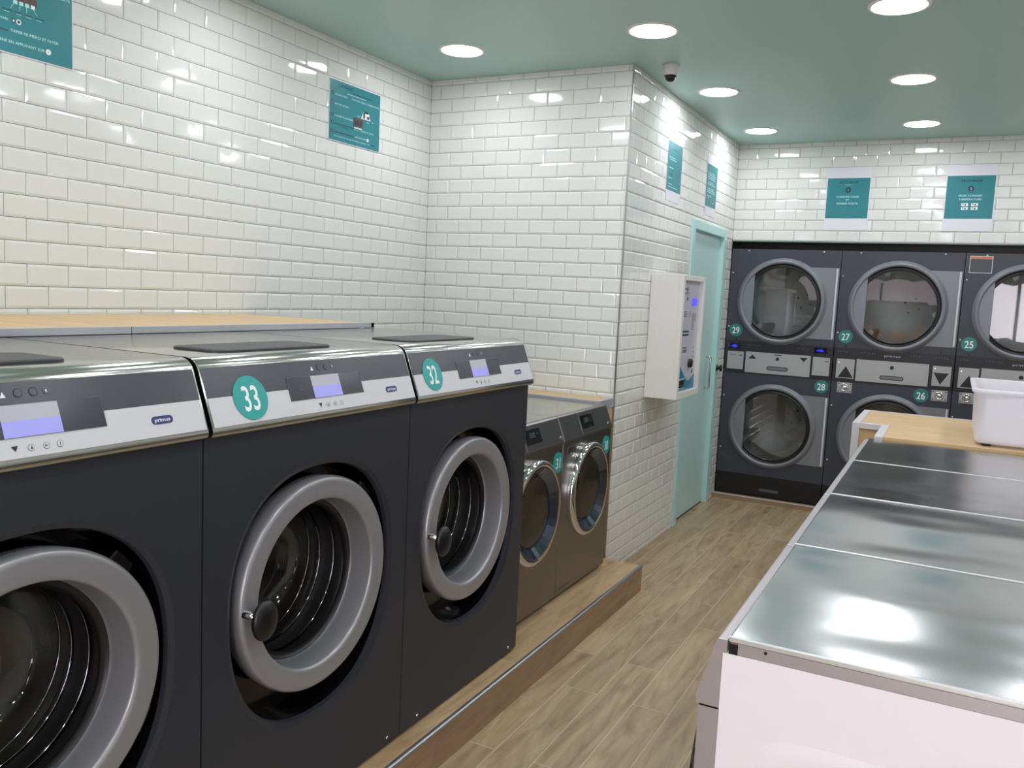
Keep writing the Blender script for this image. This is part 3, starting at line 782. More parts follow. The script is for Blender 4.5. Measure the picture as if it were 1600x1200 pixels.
    mb.f.append(tuple((len(rings) - 1) * n2 + i for i in range(n2))); mb.m.append(0); mb.sm.append(False)
    mb.build('hopper_lid', 'lid_black', t, O)
    for yy in (-0.30, 0.33):
        MB().lathe([(XF, 0.0055), (XF + 0.003, 0.005), (XF + 0.004, 0.0005)], (0, yy, 0.168), 'x', 14).build('screw', 'chrome', t, O)
    return t
M['lid_black'] = mat('matt_black_lid', (52, 53, 54), 0.45)
M['drum_bumpy'] = add_noise_bump(mat('bumpy_drum_steel', (190, 188, 184), 0.22, 0.9), (26, 26, 26), 0.3, 0.004)  # even pale steel with a noise bump
big_washer(-1.787, '32', 'dark washer with silver door ring and teal sticker 32, end of the big washers', (-0.286, -0.0755, 0.052))
big_washer(-2.582, '33', 'dark washer with silver door ring and teal sticker 33, middle of the big washers', (-0.263, -0.0800, 0.0525))
big_washer(-3.377, None, 'nearest dark washer, cut by the left edge of the photo, no sticker in view', None)

# ---------------------------------------------------------------- wood-topped duct covers behind the machines
def duct_cover(label, y0, y1, end):
    t = empty('duct_cover', (0.35, (y0 + y1) / 2, STEP), label, 'ledge', 'wood-topped ledges behind the big washers')
    O = (0.35, (y0 + y1) / 2, STEP)
    MB().box(0.006, 0.655, y0, y1 - (0.03 if end else 0), STEP, 1.372).build('box', 'black', t, O)
    MB().box(0.006, 0.682, y0 + 0.0015, y1 - 0.0015 - (0.02 if end else 0), 1.372, 1.392).build('board', 'oak', t, O)
    tr = MB().box(0.682, 0.702, y0 + 0.0015, y1 - 0.0015, 1.3725, 1.3935)
    if end: tr.box(0.006, 0.702, y1 - 0.022, y1 - 0.002, 1.3725, 1.3932).box(0.66, 0.702, y1 - 0.022, y1 - 0.002, STEP, 1.3725)
    tag(tr.build('edge_trim', 'alu_paint', t, O, bevel=0.001), 'grey edge trim')
duct_cover('wooden ledge with grey trim behind washers 33 and 32, along the left wall', -2.60, -1.425, True)
duct_cover('wooden ledge with grey trim behind the nearest washer, at the left edge of the photo', -5.4, -2.60, False)
# cover behind the small steel washers
t = empty('duct_cover', (0.62, -0.10, STEP), 'low wood-topped ledge with grey trim behind the small steel washers, oak end panel', 'ledge')
O = (0.62, -0.10, STEP)
MB().box(0.006, XC - 0.004, -0.198, -0.007, STEP, 0.955).build('box', 'oak', t, O)
MB().box(0.006, XC - 0.03, -0.178, -0.007, 0.955, 1.002).build('board', 'oak', t, O)
tag(MB().box(0.006, XC + 0.001, -0.202, -0.178, 0.955, 1.0035).box(XC - 0.03, XC + 0.001, -0.178, -0.0075, 0.955, 1.0035).build('edge_trim', 'alu_paint', t, O, bevel=0.001), 'grey edge trim')

# ---------------------------------------------------------------- small steel washers
def small_washer(loc, flip, number, label, group, full=True, zb=0.0, hs=1.0, white_side=False, width=0.600, body_depth=0.60, pressed=False):
    """front faces +x (or -x when flip). loc = (front x, centre y, base z)."""
    t = empty('washing_machine', (loc[0] - (0 if flip else 0.3) + (0.3 if flip else 0), loc[1], loc[2]), label, 'washing machine', group)
    if flip: t.rotation_euler = (0, 0, PI)
    O = (-0.3, 0, 0)
    H = 0.855
    hw = width / 2 - 0.001
    D = -body_depth
    # local: front plane x = 0, body behind it, z from 0
    mb = MB()
    if white_side: mb.box(D, -0.033, -hw, hw, 0.018, 0.8325)
    else: mb.box(D, -0.002, -hw, hw, 0.018, 0.74).box(D, -0.052, -hw, hw, 0.74, 0.835)
    if not white_side: mb.add([(-0.002, -hw, 0.74), (-0.002, hw, 0.74), (-0.052, hw, 0.835), (-0.052, -hw, 0.835), (-0.052, -hw, 0.74), (-0.052, hw, 0.74)],
           [(0, 1, 2, 3), (0, 3, 4), (1, 5, 2)])
    body = mb.build('cabinet', 'enamel' if white_side else 'steel_front', t, O)
    for yy in (-hw + 0.07, hw - 0.07):
        MB().lathe([(0.0, 0.022), (0.02, 0.022)], (-0.08, yy, 0.0), 'z', 16, cap=True).build('foot', 'rubber', t, O)
    fx = 0.0
    # front sheet wraps a little around the sides
    if white_side:
        fs = MB().box(-0.034, 0.0, -hw - 0.001, -hw + 0.004, 0.02, 0.735).box(-0.034, 0.0, hw - 0.004, hw + 0.001, 0.02, 0.735)
        for a, b in ((-hw - 0.001, -hw + 0.004), (hw - 0.004, hw + 0.001)):
            fs.prism_y([(-0.0325, 0.738), (0.004, 0.738), (0.006, 0.752), (-0.0215, 0.850), (-0.024, 0.8535), (-0.027, 0.8545), (-0.0395, 0.8545), (-0.0395, 0.834), (-0.0325, 0.834)], a, b)
        fs.box(-0.034, 0.0, -hw, hw, 0.02, 0.735)
        fs.prism_y([(-0.0325, 0.738), (0.004, 0.738), (0.006, 0.752), (-0.0215, 0.850), (-0.024, 0.8535), (-0.027, 0.8545), (-0.0395, 0.8545), (-0.0395, 0.834), (-0.0325, 0.834)], -hw + 0.004, hw - 0.004)
        fs.build('front_frame', 'silver_frame', t, O)
        # pressed shape in the side panel
        q = []
        for i in range(160):
            a = 2 * PI * i / 160
            q.append((-0.33 + 0.235 * math.copysign(abs(math.cos(a)) ** 0.22, math.cos(a)), 0.40 + 0.314 * math.copysign(abs(math.sin(a)) ** 0.16, math.sin(a))))
        for sgn in ((1,) if pressed else ()):
            n = len(q); V = []
            for k_, e in ((1.0, 0.0001), (0.985, 0.0008), (0.96, 0.0022), (0.94, 0.0028)):
                V += [(-0.33 + (x + 0.33) * k_, sgn * (hw + e), 0.40 + (z - 0.40) * k_) for x, z in q]
            F = [(j * n + i, j * n + (i + 1) % n, (j + 1) * n + (i + 1) % n, (j + 1) * n + i) for j in range(3) for i in range(n)]
            pm_ = MB().add(V, F, 0, True); pm_.f.append(tuple(3 * n + i for i in range(n))); pm_.m.append(0); pm_.sm.append(False)
            pm_.build('side_pressing', 'enamel', body, O)
            MB().box(D, -0.056, hw - 0.0012, hw - 0.0004, 0.8335, 0.8515).build('lid_side_sheen', 'silver_frame', t, O)  # added satin plate, stands in for pale light reflected on the lid side
    else:
        MB().box(-0.004, 0.0, -hw, hw, 0.02, 0.735).build('front_panel', 'steel_front', t, O, bevel=0.0015)
    # lid
    tp = MB()
    if white_side:
        tp.box(D, -0.0415, -hw + 0.001, hw - 0.001, 0.832, 0.8605)
        ld = tp.build('lid', 'steel_top', t, O, bevel=0.0035, seg=3)
        tag(ld, 'shiny stainless steel lid')
        for sgn in (-1, 1):
            MB().rect(frame((-0.0425, sgn * (hw - 0.001), 0.8325), (-sgn * 1, 0, 0) if sgn > 0 else (-1, 0, 0), (0, 0, 1)), 0.0, 0.014, 0.0, 0.017, 0.001 if sgn > 0 else -0.0005, 0, 0.002).build('corner_clip', 'black', ld, O)
            MB().lathe([(-0.0005, 0.0028), (0.0012, 0.0028)], (-0.100, sgn * (hw - 0.001) - (0.0012 if sgn < 0 else 0), 0.847), 'y', 12, cap=True).build('lid_screw', 'black', ld, O)
        MB().box(D, -0.0413, hw - 0.007, hw - 0.0005, 0.8525, 0.8612).box(-0.0395, -0.0245, hw - 0.003, hw - 0.0003, 0.850, 0.8555).build('lid_edge_glint', 'lid_glint', t, O, bevel=0.002)  # pale strip standing in for light reflected along the lid's rounded edge
    else:
        tp.box(D, -0.040, -hw, hw, 0.835, 0.8555)
        tag(tp.build('lid', 'steel', t, O, bevel=0.003), 'stainless steel lid')
    # sloping control panel
    if not white_side:
        MB().prism_y([(-0.06, 0.742), (0.0, 0.738), (0.006, 0.742), (0.006, 0.748), (-0.034, 0.852), (-0.042, 0.8575), (-0.06, 0.8575)], -hw, hw).build('console', 'steel_front', t, O, bevel=0.0015)
    if full:
        d = Vector((0.040, 0, -0.104)).normalized()
        f = (Vector((-0.034 + 0.3, 0, 0.852)), Vector((0, 1, 0)), -d)
        cp = MB().rect(f, -hw + 0.012, hw - 0.004, -0.104, -0.004, 0.0012, 0, 0.001)
        cp.rect(f, -0.086, -0.083, -0.104, -0.004, 0.0014, 1, 0.001)
        cp = cp.build('control_panel', ['steel_panel', 'plate_grey'], t)
        ds = MB().rect(f, -0.068, 0.075, -0.082, -0.018, 0.0024, 0, 0.001)
        ds.rect(f, -0.03, 0.02, -0.055, -0.032, 0.0028, 1).disc(f, 0.045, -0.042, 0.006, 0.0028, 1)
        ds.build('display', ['black_gloss', 'display_dark'], cp)
        lg = MB().text(f, 'Miele', -0.225, -0.042, 0.012, 0.0018, 0, width=0.05)
        lg.build('lettering', ['black_print'], cp)
        MB().disc(f, 0.262, -0.091, 0.009, 0.0050, 0, 0.004).build('power_button', 'chrome', cp)
        # detergent drawer grip, door with chrome bezel
        g = frame((0.3, 0, 0), (0, 1, 0), (0, 0, 1))
        MB().rect(g, -0.245, -0.145, 0.665, 0.715, 0.0015, 0, 0.003).rect(g, -0.228, -0.155, 0.682, 0.706, 0.0025, 1, 0.0012).build('drawer_grip', ['steel_front', 'black'], t)
        c = (0, -0.005, 0.480)
        dr = MB().lathe([(0.0, 0.228), (0.018, 0.230), (0.030, 0.226), (0.036, 0.216), (0.036, 0.205), (0.030, 0.198), (0.006, 0.160), (0.002, 0.156), (-0.01, 0.150)], c, 'x', 96).build('door', 'chrome', t, O)
        tag(dr, 'round chrome door bezel')
        MB().lathe([(0.034, 0.201), (0.034, 0.196), (0.004, 0.158), (0.0, 0.150)], (0.0006, -0.005, 0.480), 'x', 36, smooth=False).build('faceted_ring', 'ribbed', dr, O)
        MB().lathe([(0.001, 0.156), (0.014, 0.150), (0.022, 0.12), (0.026, 0.07), (0.028, 0.0005)], c, 'x', 64).build('door_glass', 'glass_small', dr, O)
        dm = MB().lathe([(-0.002, 0.156), (-0.02, 0.170), (-0.05, 0.170), (-0.10, 0.16), (-0.11, 0.1), (-0.12, 0.0005)], c, 'x', 64)
        dm.build('drum', 'drum_pearl', t, O)
        MB().box(0.030, 0.040, -0.185, -0.150, 0.50, 0.59).build('door_grip', 'black_gloss', dr, O, bevel=0.004)
        if number:
            g2 = frame((0.3, 0, 0), (0, 1, 0), (0, 0, 1))
            a, b, r = 0.236, 0.658, 0.048
            st = MB().disc(g2, a, b, r, 0.0030, 0, 0.0028, 40).text(g2, number, a, b - 0.025, 0.048, 0.0034, 1, width=0.044, bold=0.012)
            tag(st.build('number_sticker', ['teal_disc', 'white_print'], t), 'round teal sticker reading ' + number)
        MB().rect(frame((0.3, 0, 0), (0, 1, 0), (0, 0, 1)), -0.27, -0.14, 0.040, 0.046, 0.001, 0).build('plinth_print', ['dim_print'], t)
    return t
M['silver_frame'] = mat('satin_silver_frame', (184, 178, 180), 0.35, 0.5)
M['ribbed'] = mat('blue_grey_ribbed_bezel', (96, 108, 122), 0.12, 0.9)
M['glass_small'] = thin_glass('small_washer_glass', (235, 235, 235), 0.45, 0.95)
M['drum_pearl'] = add_noise_bump(mat('honeycomb_drum', (190, 190, 190), 0.22, 0.35), (30, 30, 30), 0.6, 0.02, 0.0)
small_washer((1.318, -0.510, STEP), False, '30', 'steel front-loader with chrome door and teal sticker 30, beside the wall corner', 'small steel washers on the step')
small_washer((1.318, -1.0995, STEP), False, '31', 'steel front-loader with chrome door and teal sticker 31, half hidden by washer 32', 'small steel washers on the step', width=0.572)

# island machines on the right, seen from above (they face the aisle)
labs = ['nearest steel-topped machine on the right, white side panel facing the camera',
        'second steel-topped machine from the camera in the right-hand row',
        'third steel-topped machine from the camera in the right-hand row',
        'farthest steel-topped machine in the right-hand row, next to the wooden box']
ys = [(-2.952, -2.325), (-2.325, -1.715), (-1.715, -1.088), (-1.088, -0.485)]
M['lid_glint'] = mat('painted_lid_glint', (222, 224, 224), 0.3, 0.5)  # painted highlight for the lid edges
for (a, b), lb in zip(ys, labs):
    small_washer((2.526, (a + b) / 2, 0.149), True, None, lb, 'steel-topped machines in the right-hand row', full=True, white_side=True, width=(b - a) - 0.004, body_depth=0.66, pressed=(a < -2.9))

# ---------------------------------------------------------------- wooden box with the tub, right
t = empty('duct_cover', (2.95, 0.2, 0.0), 'wood-topped box with pale edge trims at the end of the steel-topped machines', 'ledge')
O = (2.95, 0.2, 0.0)
mb = MB()
mb.box(2.474, 3.98, -0.078, 0.482, 0.147, 1.0).box(2.60, 3.98, -0.478, -0.078, 0.149, 1.0)
mb.box(2.474, 2.598, -0.078, 0.482, 0.0, 0.147)
mb.build('box', 'oak', t, O)
mb = MB().box(2.49, 3.97, -0.06, 0.47, 1.0, 1.018).box(2.615, 3.97, -0.47, -0.06, 1.0, 1.018)
mb.build('board', 'oak', t, O)
tr = MB()
tr.box(2.460, 2.492, -0.094, 0.490, 0.995, 1.020).box(2.492, 2.618, -0.094, -0.060, 0.995, 1.020).box(2.585, 2.618, -0.480, -0.094, 0.995, 1.020)
tr.box(2.492, 3.98, 0.474, 0.490, 0.985, 1.020)
tr.box(2.460, 2.492, -0.094, -0.062, 0.0, 0.995)
tag(tr.build('edge_trim', 'white_trim', t, O, bevel=0.001), 'pale grey edge trim')

t = empty('storage_tub', (3.22, -0.12, 1.020), 'milky white plastic tub on the wooden box, at the right edge of the photo', 'tub')
O = (3.22, -0.12, 1.020)
def rrect(a0, a1, b0, b1, rc):
    P = []
    for cx_, cy_, s0 in ((a1 - rc, b1 - rc, 0), (a0 + rc, b1 - rc, 1), (a0 + rc, b0 + rc, 2), (a1 - rc, b0 + rc, 3)):
        for i in range(7):
            q = s0 * PI / 2 + i * PI / 12; P.append((cx_ + rc * math.cos(q), cy_ + rc * math.sin(q)))
    return P
def loft(mb, levels):
    n = None
    base = len(mb.v)
    for P, z in levels:
        n = len(P); mb.v += [(x, y, z) for x, y in P]
    for j in range(len(levels) - 1):
        for i in range(n):
            mb.f.append((base + j * n + i, base + j * n + (i + 1) % n, base + (j + 1) * n + (i + 1) % n, base + (j + 1) * n + i)); mb.m.append(0); mb.sm.append(True)
    mb.f.append(tuple(base + (len(levels) - 1) * n + i for i in range(n))); mb.m.append(0); mb.sm.append(False)
    mb.f.append(tuple(base + i for i in range(n))[::-1]); mb.m.append(0); mb.sm.append(False)
    return mb
x0, x1, y0, y1 = 2.952, 3.50, -0.415, 0.20
R = lambda e, rc=0.035: rrect(x0 - e, x1 + e, y0 - e, y1 + e, rc)
loft(MB(), [(R(-0.012), 1.028), (R(-0.004), 1.032), (R(0.0), 1.045), (R(0.006), 1.222), (R(0.014), 1.226), (R(0.014), 1.232), (R(0.024), 1.236), (R(0.026), 1.246), (R(0.022), 1.250),
            (R(0.008), 1.250), (R(0.003), 1.244), (R(-0.003), 1.05), (R(-0.008), 1.036)]).build('body', 'tub', t, O)
for (a, b) in ((x0 + 0.045, y0 + 0.03), (x1 - 0.045, y0 + 0.03), (x0 + 0.045, y1 - 0.03), (x1 - 0.045, y1 - 0.03)):
    MB().lathe([(0.0, 0.016), (0.006, 0.021), (0.009, 0.022)], (a, b, 1.020), 'z', 16, cap=True).build('foot', 'rubber', t, O)

# ---------------------------------------------------------------- payment terminal
t = empty('payment_terminal', (XC, 0.73, 0.965), 'white wall-mounted payment terminal with grey and teal front beside the teal door', 'payment terminal')
O = (XC, 0.73, 0.965)
X1 = 1.443; a0, a1, b0, b1 = 0.495, 0.968, 0.966, 1.692
mb = MB().box(XC + 0.001, X1 - 0.026, a0, a1, b0, b1)
mb.box(X1 - 0.026, X1, a0, a0 + 0.038, b0, b1).box(X1 - 0.026, X1, a1 - 0.040, a1, b0, b1)
mb.box(X1 - 0.026, X1, a0 + 0.038, a1 - 0.040, b0, b0 + 0.038).box(X1 - 0.026, X1, a0 + 0.038, a1 - 0.040, b1 - 0.030, b1)
mb.build('casing', 'white_paint', t, O, bevel=0.002)
g = frame((X1 - 0.026 - O[0], -O[1], -O[2]), (0, 1, 0), (0, 0, 1))
fy0, fy1, fz0, fz1 = a0 + 0.038, a1 - 0.040, b0 + 0.038, b1 - 0.030
pn = MB().rect(g, fy0, fy1, fz0, fz1, 0.0022, 0, 0.002)
wv = [(fy0, fz0), (fy1, fz0)]
for i in range(21):
    y = fy1 + (fy0 - fy1) * i / 20
    u_ = (y - fy0) / (fy1 - fy0)
    z = 1.118 + 0.060 * math.cos(min(1.0, u_ / 0.70) * PI) + (max(0.0, u_ - 0.70) ** 1.2) * 0.17
    wv.append((y, z))
pn.onplane(g, wv, 0.0028, 1)
pn = pn.build('front_panel', ['kiosk_foil', 'kiosk_blue'], t)
MB().rect(g, 0.775, 0.885, 1.515, 1.560, 0.0045, 0, 0.002).build('screen', 'kiosk_lcd', pn)
pr = MB()
L = 0.0034
pr.rect(g, 0.575, 0.64, 1.608, 1.616, L, 0).disc(g, 0.665, 1.610, 0.016, L, 1).rect(g, 0.56, 0.70, 1.586, 1.590, L, 0)
pr.rect(g, 0.56, 0.585, 1.545, 1.57, L, 1).rect(g, 0.66, 0.69, 1.545, 1.565, L, 1)
for zz in (1.475, 1.462, 1.449): pr.rect(g, 0.60, 0.68, zz, zz + 0.005, L, 1)
pr.rect(g, 0.74, 0.75, 1.45, 1.48, L, 1).rect(g, 0.86, 0.868, 1.42, 1.47, L, 1)
for zz in (1.355, 1.335): pr.rect(g, 0.615, 0.742, zz, zz + 0.010, L, 0)
pr.rect(g, 0.59, 0.602, 1.34, 1.372, L, 0).rect(g, 0.60, 0.612, 1.39, 1.42, L, 0)
for zz in (1.26, 1.245, 1.235): pr.rect(g, 0.64, 0.72, zz, zz + 0.006, L, 1)
for k in range(6): pr.rect(g, 0.862, 0.882, 1.255 - k * 0.027, 1.262 - k * 0.027, L, 1)
pr.rect(g, 0.855, 0.885, 1.10, 1.118, L, 1)
pr.rect(g, 0.73, 0.80, 1.09, 1.10, L, 2)
pr.rect(g, 0.563, 0.715, 1.018, 1.078, L, 2)
pr.build('printing', ['black_print', 'grey_print', 'poster_pale'], pn)
MB().rect(g, 0.565, 0.705, 1.024, 1.070, 0.0065, 0, 0.003).rect(g, 0.572, 0.698, 1.034, 1.040, 0.008, 1, 0.001).build('receipt_slot', ['black', 'grey_print'], pn)
MB().lathe([(0.0, 0.028), (0.016, 0.027), (0.020, 0.022), (0.020, 0.0005)], (X1 - 0.024, 0.795, 1.165), 'x', 24).build('coin_button', 'black', pn, O)
MB().rect(g, 0.80, 0.835, 1.37, 1.47, 0.0060, 0, 0.003).build('card_slot', 'plate_grey', pn)
MB().rect(g, 0.560, 0.572, 1.29, 1.31, 0.0045, 0, 0.002).build('status_light', 'kiosk_lcd', pn)

# ---------------------------------------------------------------- stacked dryers
def dryer_door(t, O, xc, zc, mirror=1):
    """round glazed door with hinge plate on the right. local coords (x across, y depth front = -)."""
    F = YD
    g = frame((0 - O[0], F - O[1], 0 - O[2]), (1, 0, 0), (0, 0, 1))
    # hinge plate
    hp = MB()
    am = math.asin(0.266 / 0.305); nn = 40
    arc = [(xc + 0.305 * math.cos(-am + 2 * am * i / nn), zc + 0.305 * math.sin(-am + 2 * am * i / nn)) for i in range(nn + 1)]
    V = [(x_, F - 0.006, z_) for x_, z_ in arc] + [(xc + 0.400, F - 0.006, z_) for x_, z_ in arc]
    V += [(x_, F - 0.0005, z_) for x_, _, z_ in V]
    q_ = 2 * (nn + 1)
    FF = []
    for i in range(nn):
        a_, b_ = i, nn + 1 + i
        FF += [(a_, b_, b_ + 1, a_ + 1), (q_ + a_, q_ + a_ + 1, q_ + b_ + 1, q_ + b_), (b_, q_ + b_, q_ + b_ + 1, b_ + 1), (a_, a_ + 1, q_ + a_ + 1, q_ + a_)]
    FF += [(0, q_, q_ + nn + 1, nn + 1), (nn, 2 * nn + 1, q_ + 2 * nn + 1, q_ + nn)]
    hp.add(V, FF)
    hp.build('hinge_plate', 'dryer_grey', t, O)
    MB().box(xc + 0.380, xc + 0.393, F - 0.018, F - 0.006, zc - 0.258, zc + 0.262).build('hinge_bar', 'white_trim', t, O, bevel=0.002)
    c = (xc, F, zc)
    # grey rim with a stepped outer edge
    rim = MB().lathe([(-0.002, 0.330), (-0.010, 0.330), (-0.012, 0.322), (-0.022, 0.318), (-0.030, 0.311), (-0.033, 0.302), (-0.030, 0.293), (-0.022, 0.288)], c, 'y', 112)
    dr = rim.build('door', 'dryer_grey', t, O)
    MB().lathe([(-0.022, 0.289), (-0.010, 0.284), (-0.006, 0.276), (-0.010, 0.268), (-0.014, 0.262), (-0.008, 0.258), (0.0, 0.258)], c, 'y', 96).build('door_seal', 'black', dr, O)
    MB().lathe([(-0.001, 0.262), (-0.002, 0.20), (-0.002, 0.0005)], c, 'y', 64, smooth=False).build('door_glass', 'glass_dryer', dr, O)
    # flat segment left of the chord
    xk = -0.208
    P = []
    a0 = math.acos(xk / 0.310)
    for i in range(25):
        a = a0 + (2 * PI - 2 * a0) * i / 24
        P.append((xc + 0.310 * math.cos(a), zc + 0.310 * math.sin(a)))
    MB().onplane(g, P, 0.022, 0, 0.018).build('pull_plate', 'dryer_grey', dr)
    # drum behind the glass
    dm = MB().lathe([(0.004, 0.262), (0.03, 0.275), (0.05, 0.345), (0.60, 0.345), (0.62, 0.33), (0.62, 0.0005)], c, 'y', 72)
    for k in range(3):
        a = -0.35 + k * 2 * PI / 3 + (0.35 if mirror < 0 else 0)
        V = []
        for yy in (0.08, 0.61):
            for da, r in ((-0.16, 0.343), (-0.05, 0.235), (0.05, 0.235), (0.16, 0.343)):
                V.append((xc + r * math.sin(a + da), F + yy, zc + r * math.cos(a + da)))
        dm.add(V, [(0, 1, 5, 4), (1, 2, 6, 5), (2, 3, 7, 6), (0, 3, 2, 1), (4, 5, 6, 7)], 0)
    # fixing plate with four bolts on the rear wall
    ca = 0.5
    for (p, q) in ((0.02, 0.03), (0.085, 0.055), (0.045, -0.03), (0.11, -0.005)):
        dm.lathe([(0.612, 0.009), (0.619, 0.009)], (xc + p * 1.1, F, zc + q * 1.3), 'y', 12, 1, cap=True)
    dm.build('drum', ['drum_light', 'black'], t, O)
    return dr

def dryer(x0, upper, lower, label, variant):
    t = empty('stacked_dryer', (x0 + 0.403, YD + 0.4, 0.036), label, 'tumble dryer', 'stacked tumble dryers in the back wall')
    O = (x0 + 0.403, YD + 0.4, 0.036)
    w = 0.8065
    xc = x0 + 0.400
    zu, zl = 1.568, 0.603
    F = YD
    # front sheet with the two round openings, plus sides
    mb = MB()
    def sheet(z0, z1, zc):
        ring = [(0.300 * math.cos(2 * PI * i / 96) + xc, zc + 0.300 * math.sin(2 * PI * i / 96)) for i in range(96)]
        m2 = MB(); hole_panel(m2, 0.0, x0 + 0.002, x0 + w - 0.002, z0, z1, ring)
        mb.add([(a, F, b) for (_, a, b) in m2.v], m2.f, 0)
    sheet(1.252, 1.962, zu); sheet(0.207, 0.998, zl)
    mb.add([(x0 + 0.002, F, 0.04), (x0 + w - 0.002, F, 0.04), (x0 + w - 0.002, F + 0.8, 0.04), (x0 + 0.002, F + 0.8, 0.04),
            (x0 + 0.002, F, 1.962), (x0 + w - 0.002, F, 1.962), (x0 + w - 0.002, F + 0.8, 1.962), (x0 + 0.002, F + 0.8, 1.962)],
           [(0, 3, 2, 1), (4, 5, 6, 7), (1, 2, 6, 5), (2, 3, 7, 6), (3, 0, 4, 7)], 0)
    mb.build('cabinet', 'dryer_body', t, O)
    MB().box(x0 + 0.003, x0 + w - 0.003, F - 0.001, F + 0.03, 0.998, 1.252).build('control_strip', 'dark_strip', t, O)
    bd = MB().box(x0 + 0.003, x0 + w - 0.003, F - 0.001, F + 0.03, 0.042, 0.206).build('lint_drawer', 'black', t, O, bevel=0.002)
    g = frame((-O[0], F - O[1], -O[2]), (1, 0, 0), (0, 0, 1))
    MB().pill(g, x0 + 0.418, 0.097, 0.148, 0.022, 0.008, 0, 0.006).build('drawer_handle', 'dim_print', bd)
    dryer_door(t, O, xc, zu, 1); dryer_door(t, O, xc, zl, -1)
    gp = lambda a: x0 + a
    # plates
    if variant == 'lcd':
        MB().rect(g, gp(.024), gp(.149), 1.029, 1.167, 0.004, 0, 0.003).build('side_plate', 'plate_grey', t)
        MB().rect(g, gp(.665), gp(.787), 1.030, 1.167, 0.004, 0, 0.003).build('side_plate', 'plate_grey', t)
        pc = MB().rect(g, gp(.165), gp(.649), 1.011, 1.172, 0.004, 0, 0.003).build('lint_plate', 'plate_grey', t)
        mk = MB()
        MB().onplane(g, [(gp(.186), 1.119), (gp(.248), 1.119), (gp(.218), 1.150)], 0.0045, 0).build('arrow_mark', 'black_print', pc)
        MB().onplane(g, [(gp(.567), 1.155), (gp(.600), 1.122), (gp(.629), 1.155)], 0.0045, 0).build('arrow_mark', 'black_print', pc)
        mk.disc(g, gp(.406), 1.129, 0.013, 0.0045, 0).rect(g, gp(.380), gp(.434), 1.156, 1.163, 0.0045, 0)
        mk.rect(g, gp(.112), gp(.136), 1.136, 1.141, 0.0045, 0).rect(g, gp(.752), gp(.776), 1.136, 1.141, 0.0045, 0)
        mk.rect(g, gp(.04), gp(.09), 1.140, 1.144, 0.0045, 1)
        mk.build('marks', ['black_print', 'dim_print'], t)
        for a, b, s_ in ((.070, 1.210, 1), (.712, 1.217, 1)):
            dp = MB().rect(g, gp(a - .045), gp(a + .05), b - 0.022, b + 0.022, 0.003, 0, 0.002)
            dp = dp.build('display', 'black_gloss', t)
            dg = MB().text(g, '-18-', gp(a), b - 0.008, 0.019, 0.0038, 0, width=0.052, bold=0.03)
            dg.rect(g, gp(a - .026), gp(a + .026), b - 0.0015, b + 0.0015, 0.0040, 0)
            dg.build('digits', 'led_blue', dp)
    else:
        pu = MB().rect(g, gp(.028), gp(.153), 1.026, 1.169, 0.004, 0, 0.003)
        pu.onplane(g, [(gp(.043), 1.032), (gp(.150), 1.032), (gp(.094), 1.116)], 0.0045, 1).disc(g, gp(.044), 1.143, 0.004, 0.0048, 2)
        pu.build('side_plate', ['plate_grey', 'black_print', 'led_white'], t)
        pd = MB().rect(g, gp(.671), gp(.790), 1.026, 1.167, 0.004, 0, 0.003)
        pd.onplane(g, [(gp(.678), 1.119), (gp(.726), 1.036), (gp(.775), 1.119)], 0.0045, 1).disc(g, gp(.686), 1.148, 0.004, 0.0048, 2)
        pd.build('side_plate', ['plate_grey', 'black_print', 'led_white'], t)
        MB().rect(g, gp(.166), gp(.647), 1.015, 1.174, 0.004, 0, 0.003).build('lint_plate', 'plate_grey', t)
        MB().disc(g, gp(.406), 1.129, 0.014, 0.0045, 0).build('lock_hole', 'black_print', t)
        for a, b in ((.096, .957), (.728, .957)):
            lp = MB().rect(g, gp(a - .050), gp(a + .052), b - 0.038, b + 0.038, 0.004, 0, 0.003)
            for p_, q_ in ((-.04, .028), (.042, .028), (-.04, -.028), (.042, -.028)): lp.disc(g, gp(a + p_), b + q_, 0.0045, 0.0048, 1)
            lp = lp.build('lock_plate', ['alu_paint', 'black_print'], t)
            MB().lathe([(-0.004, 0.031), (-0.012, 0.029), (-0.012, 0.020), (-0.006, 0.019), (-0.006, 0.014), (-0.018, 0.013), (-0.018, 0.0005)], (gp(a), F, b), 'y', 28).build('lock_barrel', 'chrome', lp, O)
        MB().text(g, 'primus', gp(.403), 1.205, 0.017, 0.0032, 0, width=0.108).build('lettering', 'logo_print', t)
    MB().pill(g, gp(.409), 1.054, 0.160, 0.031, 0.0048, 0, 0.001).pill(g, gp(.409), 1.054, 0.148, 0.021, 0.0056, 1, 0.001).build('pull_slot', ['black_print', 'plate_dark'], t)
    fm = MB()
    rr = random.Random(x0)
    for q0 in ((.17, .275), (.545, .635)) if variant == 'lcd' else ((.03, .10), (.19, .28), (.52, .60), (.68, .77)):
        u_ = q0[0]
        while u_ < q0[1]:
            fm.rect(g, gp(u_), gp(u_ + 0.009), 1.221 + rr.uniform(-.004, .002), 1.228, 0.0025, 0); u_ += 0.018
    fm.build('faint_icons', 'dim_print', t)
    if upper:
        st = MB().disc(g, gp(.074), 1.334, 0.050, 0.0035, 0, 0.003, 40).text(g, upper, gp(.074), 1.308, 0.050, 0.0039, 1, width=0.056, bold=0.015)
        tag(st.build('number_sticker', ['teal_dark_disc', 'white_print'], t), 'round teal sticker reading ' + upper)
    if lower:
        a = .741 if variant == 'lcd' else .612
        st = MB().disc(g, gp(a), .948, 0.050, 0.0035, 0, 0.003, 40).text(g, lower, gp(a), .922, 0.050, 0.0039, 1, width=0.056, bold=0.015)
        tag(st.build('number_sticker', ['teal_dark_disc', 'white_print'], t), 'round teal sticker reading ' + lower)
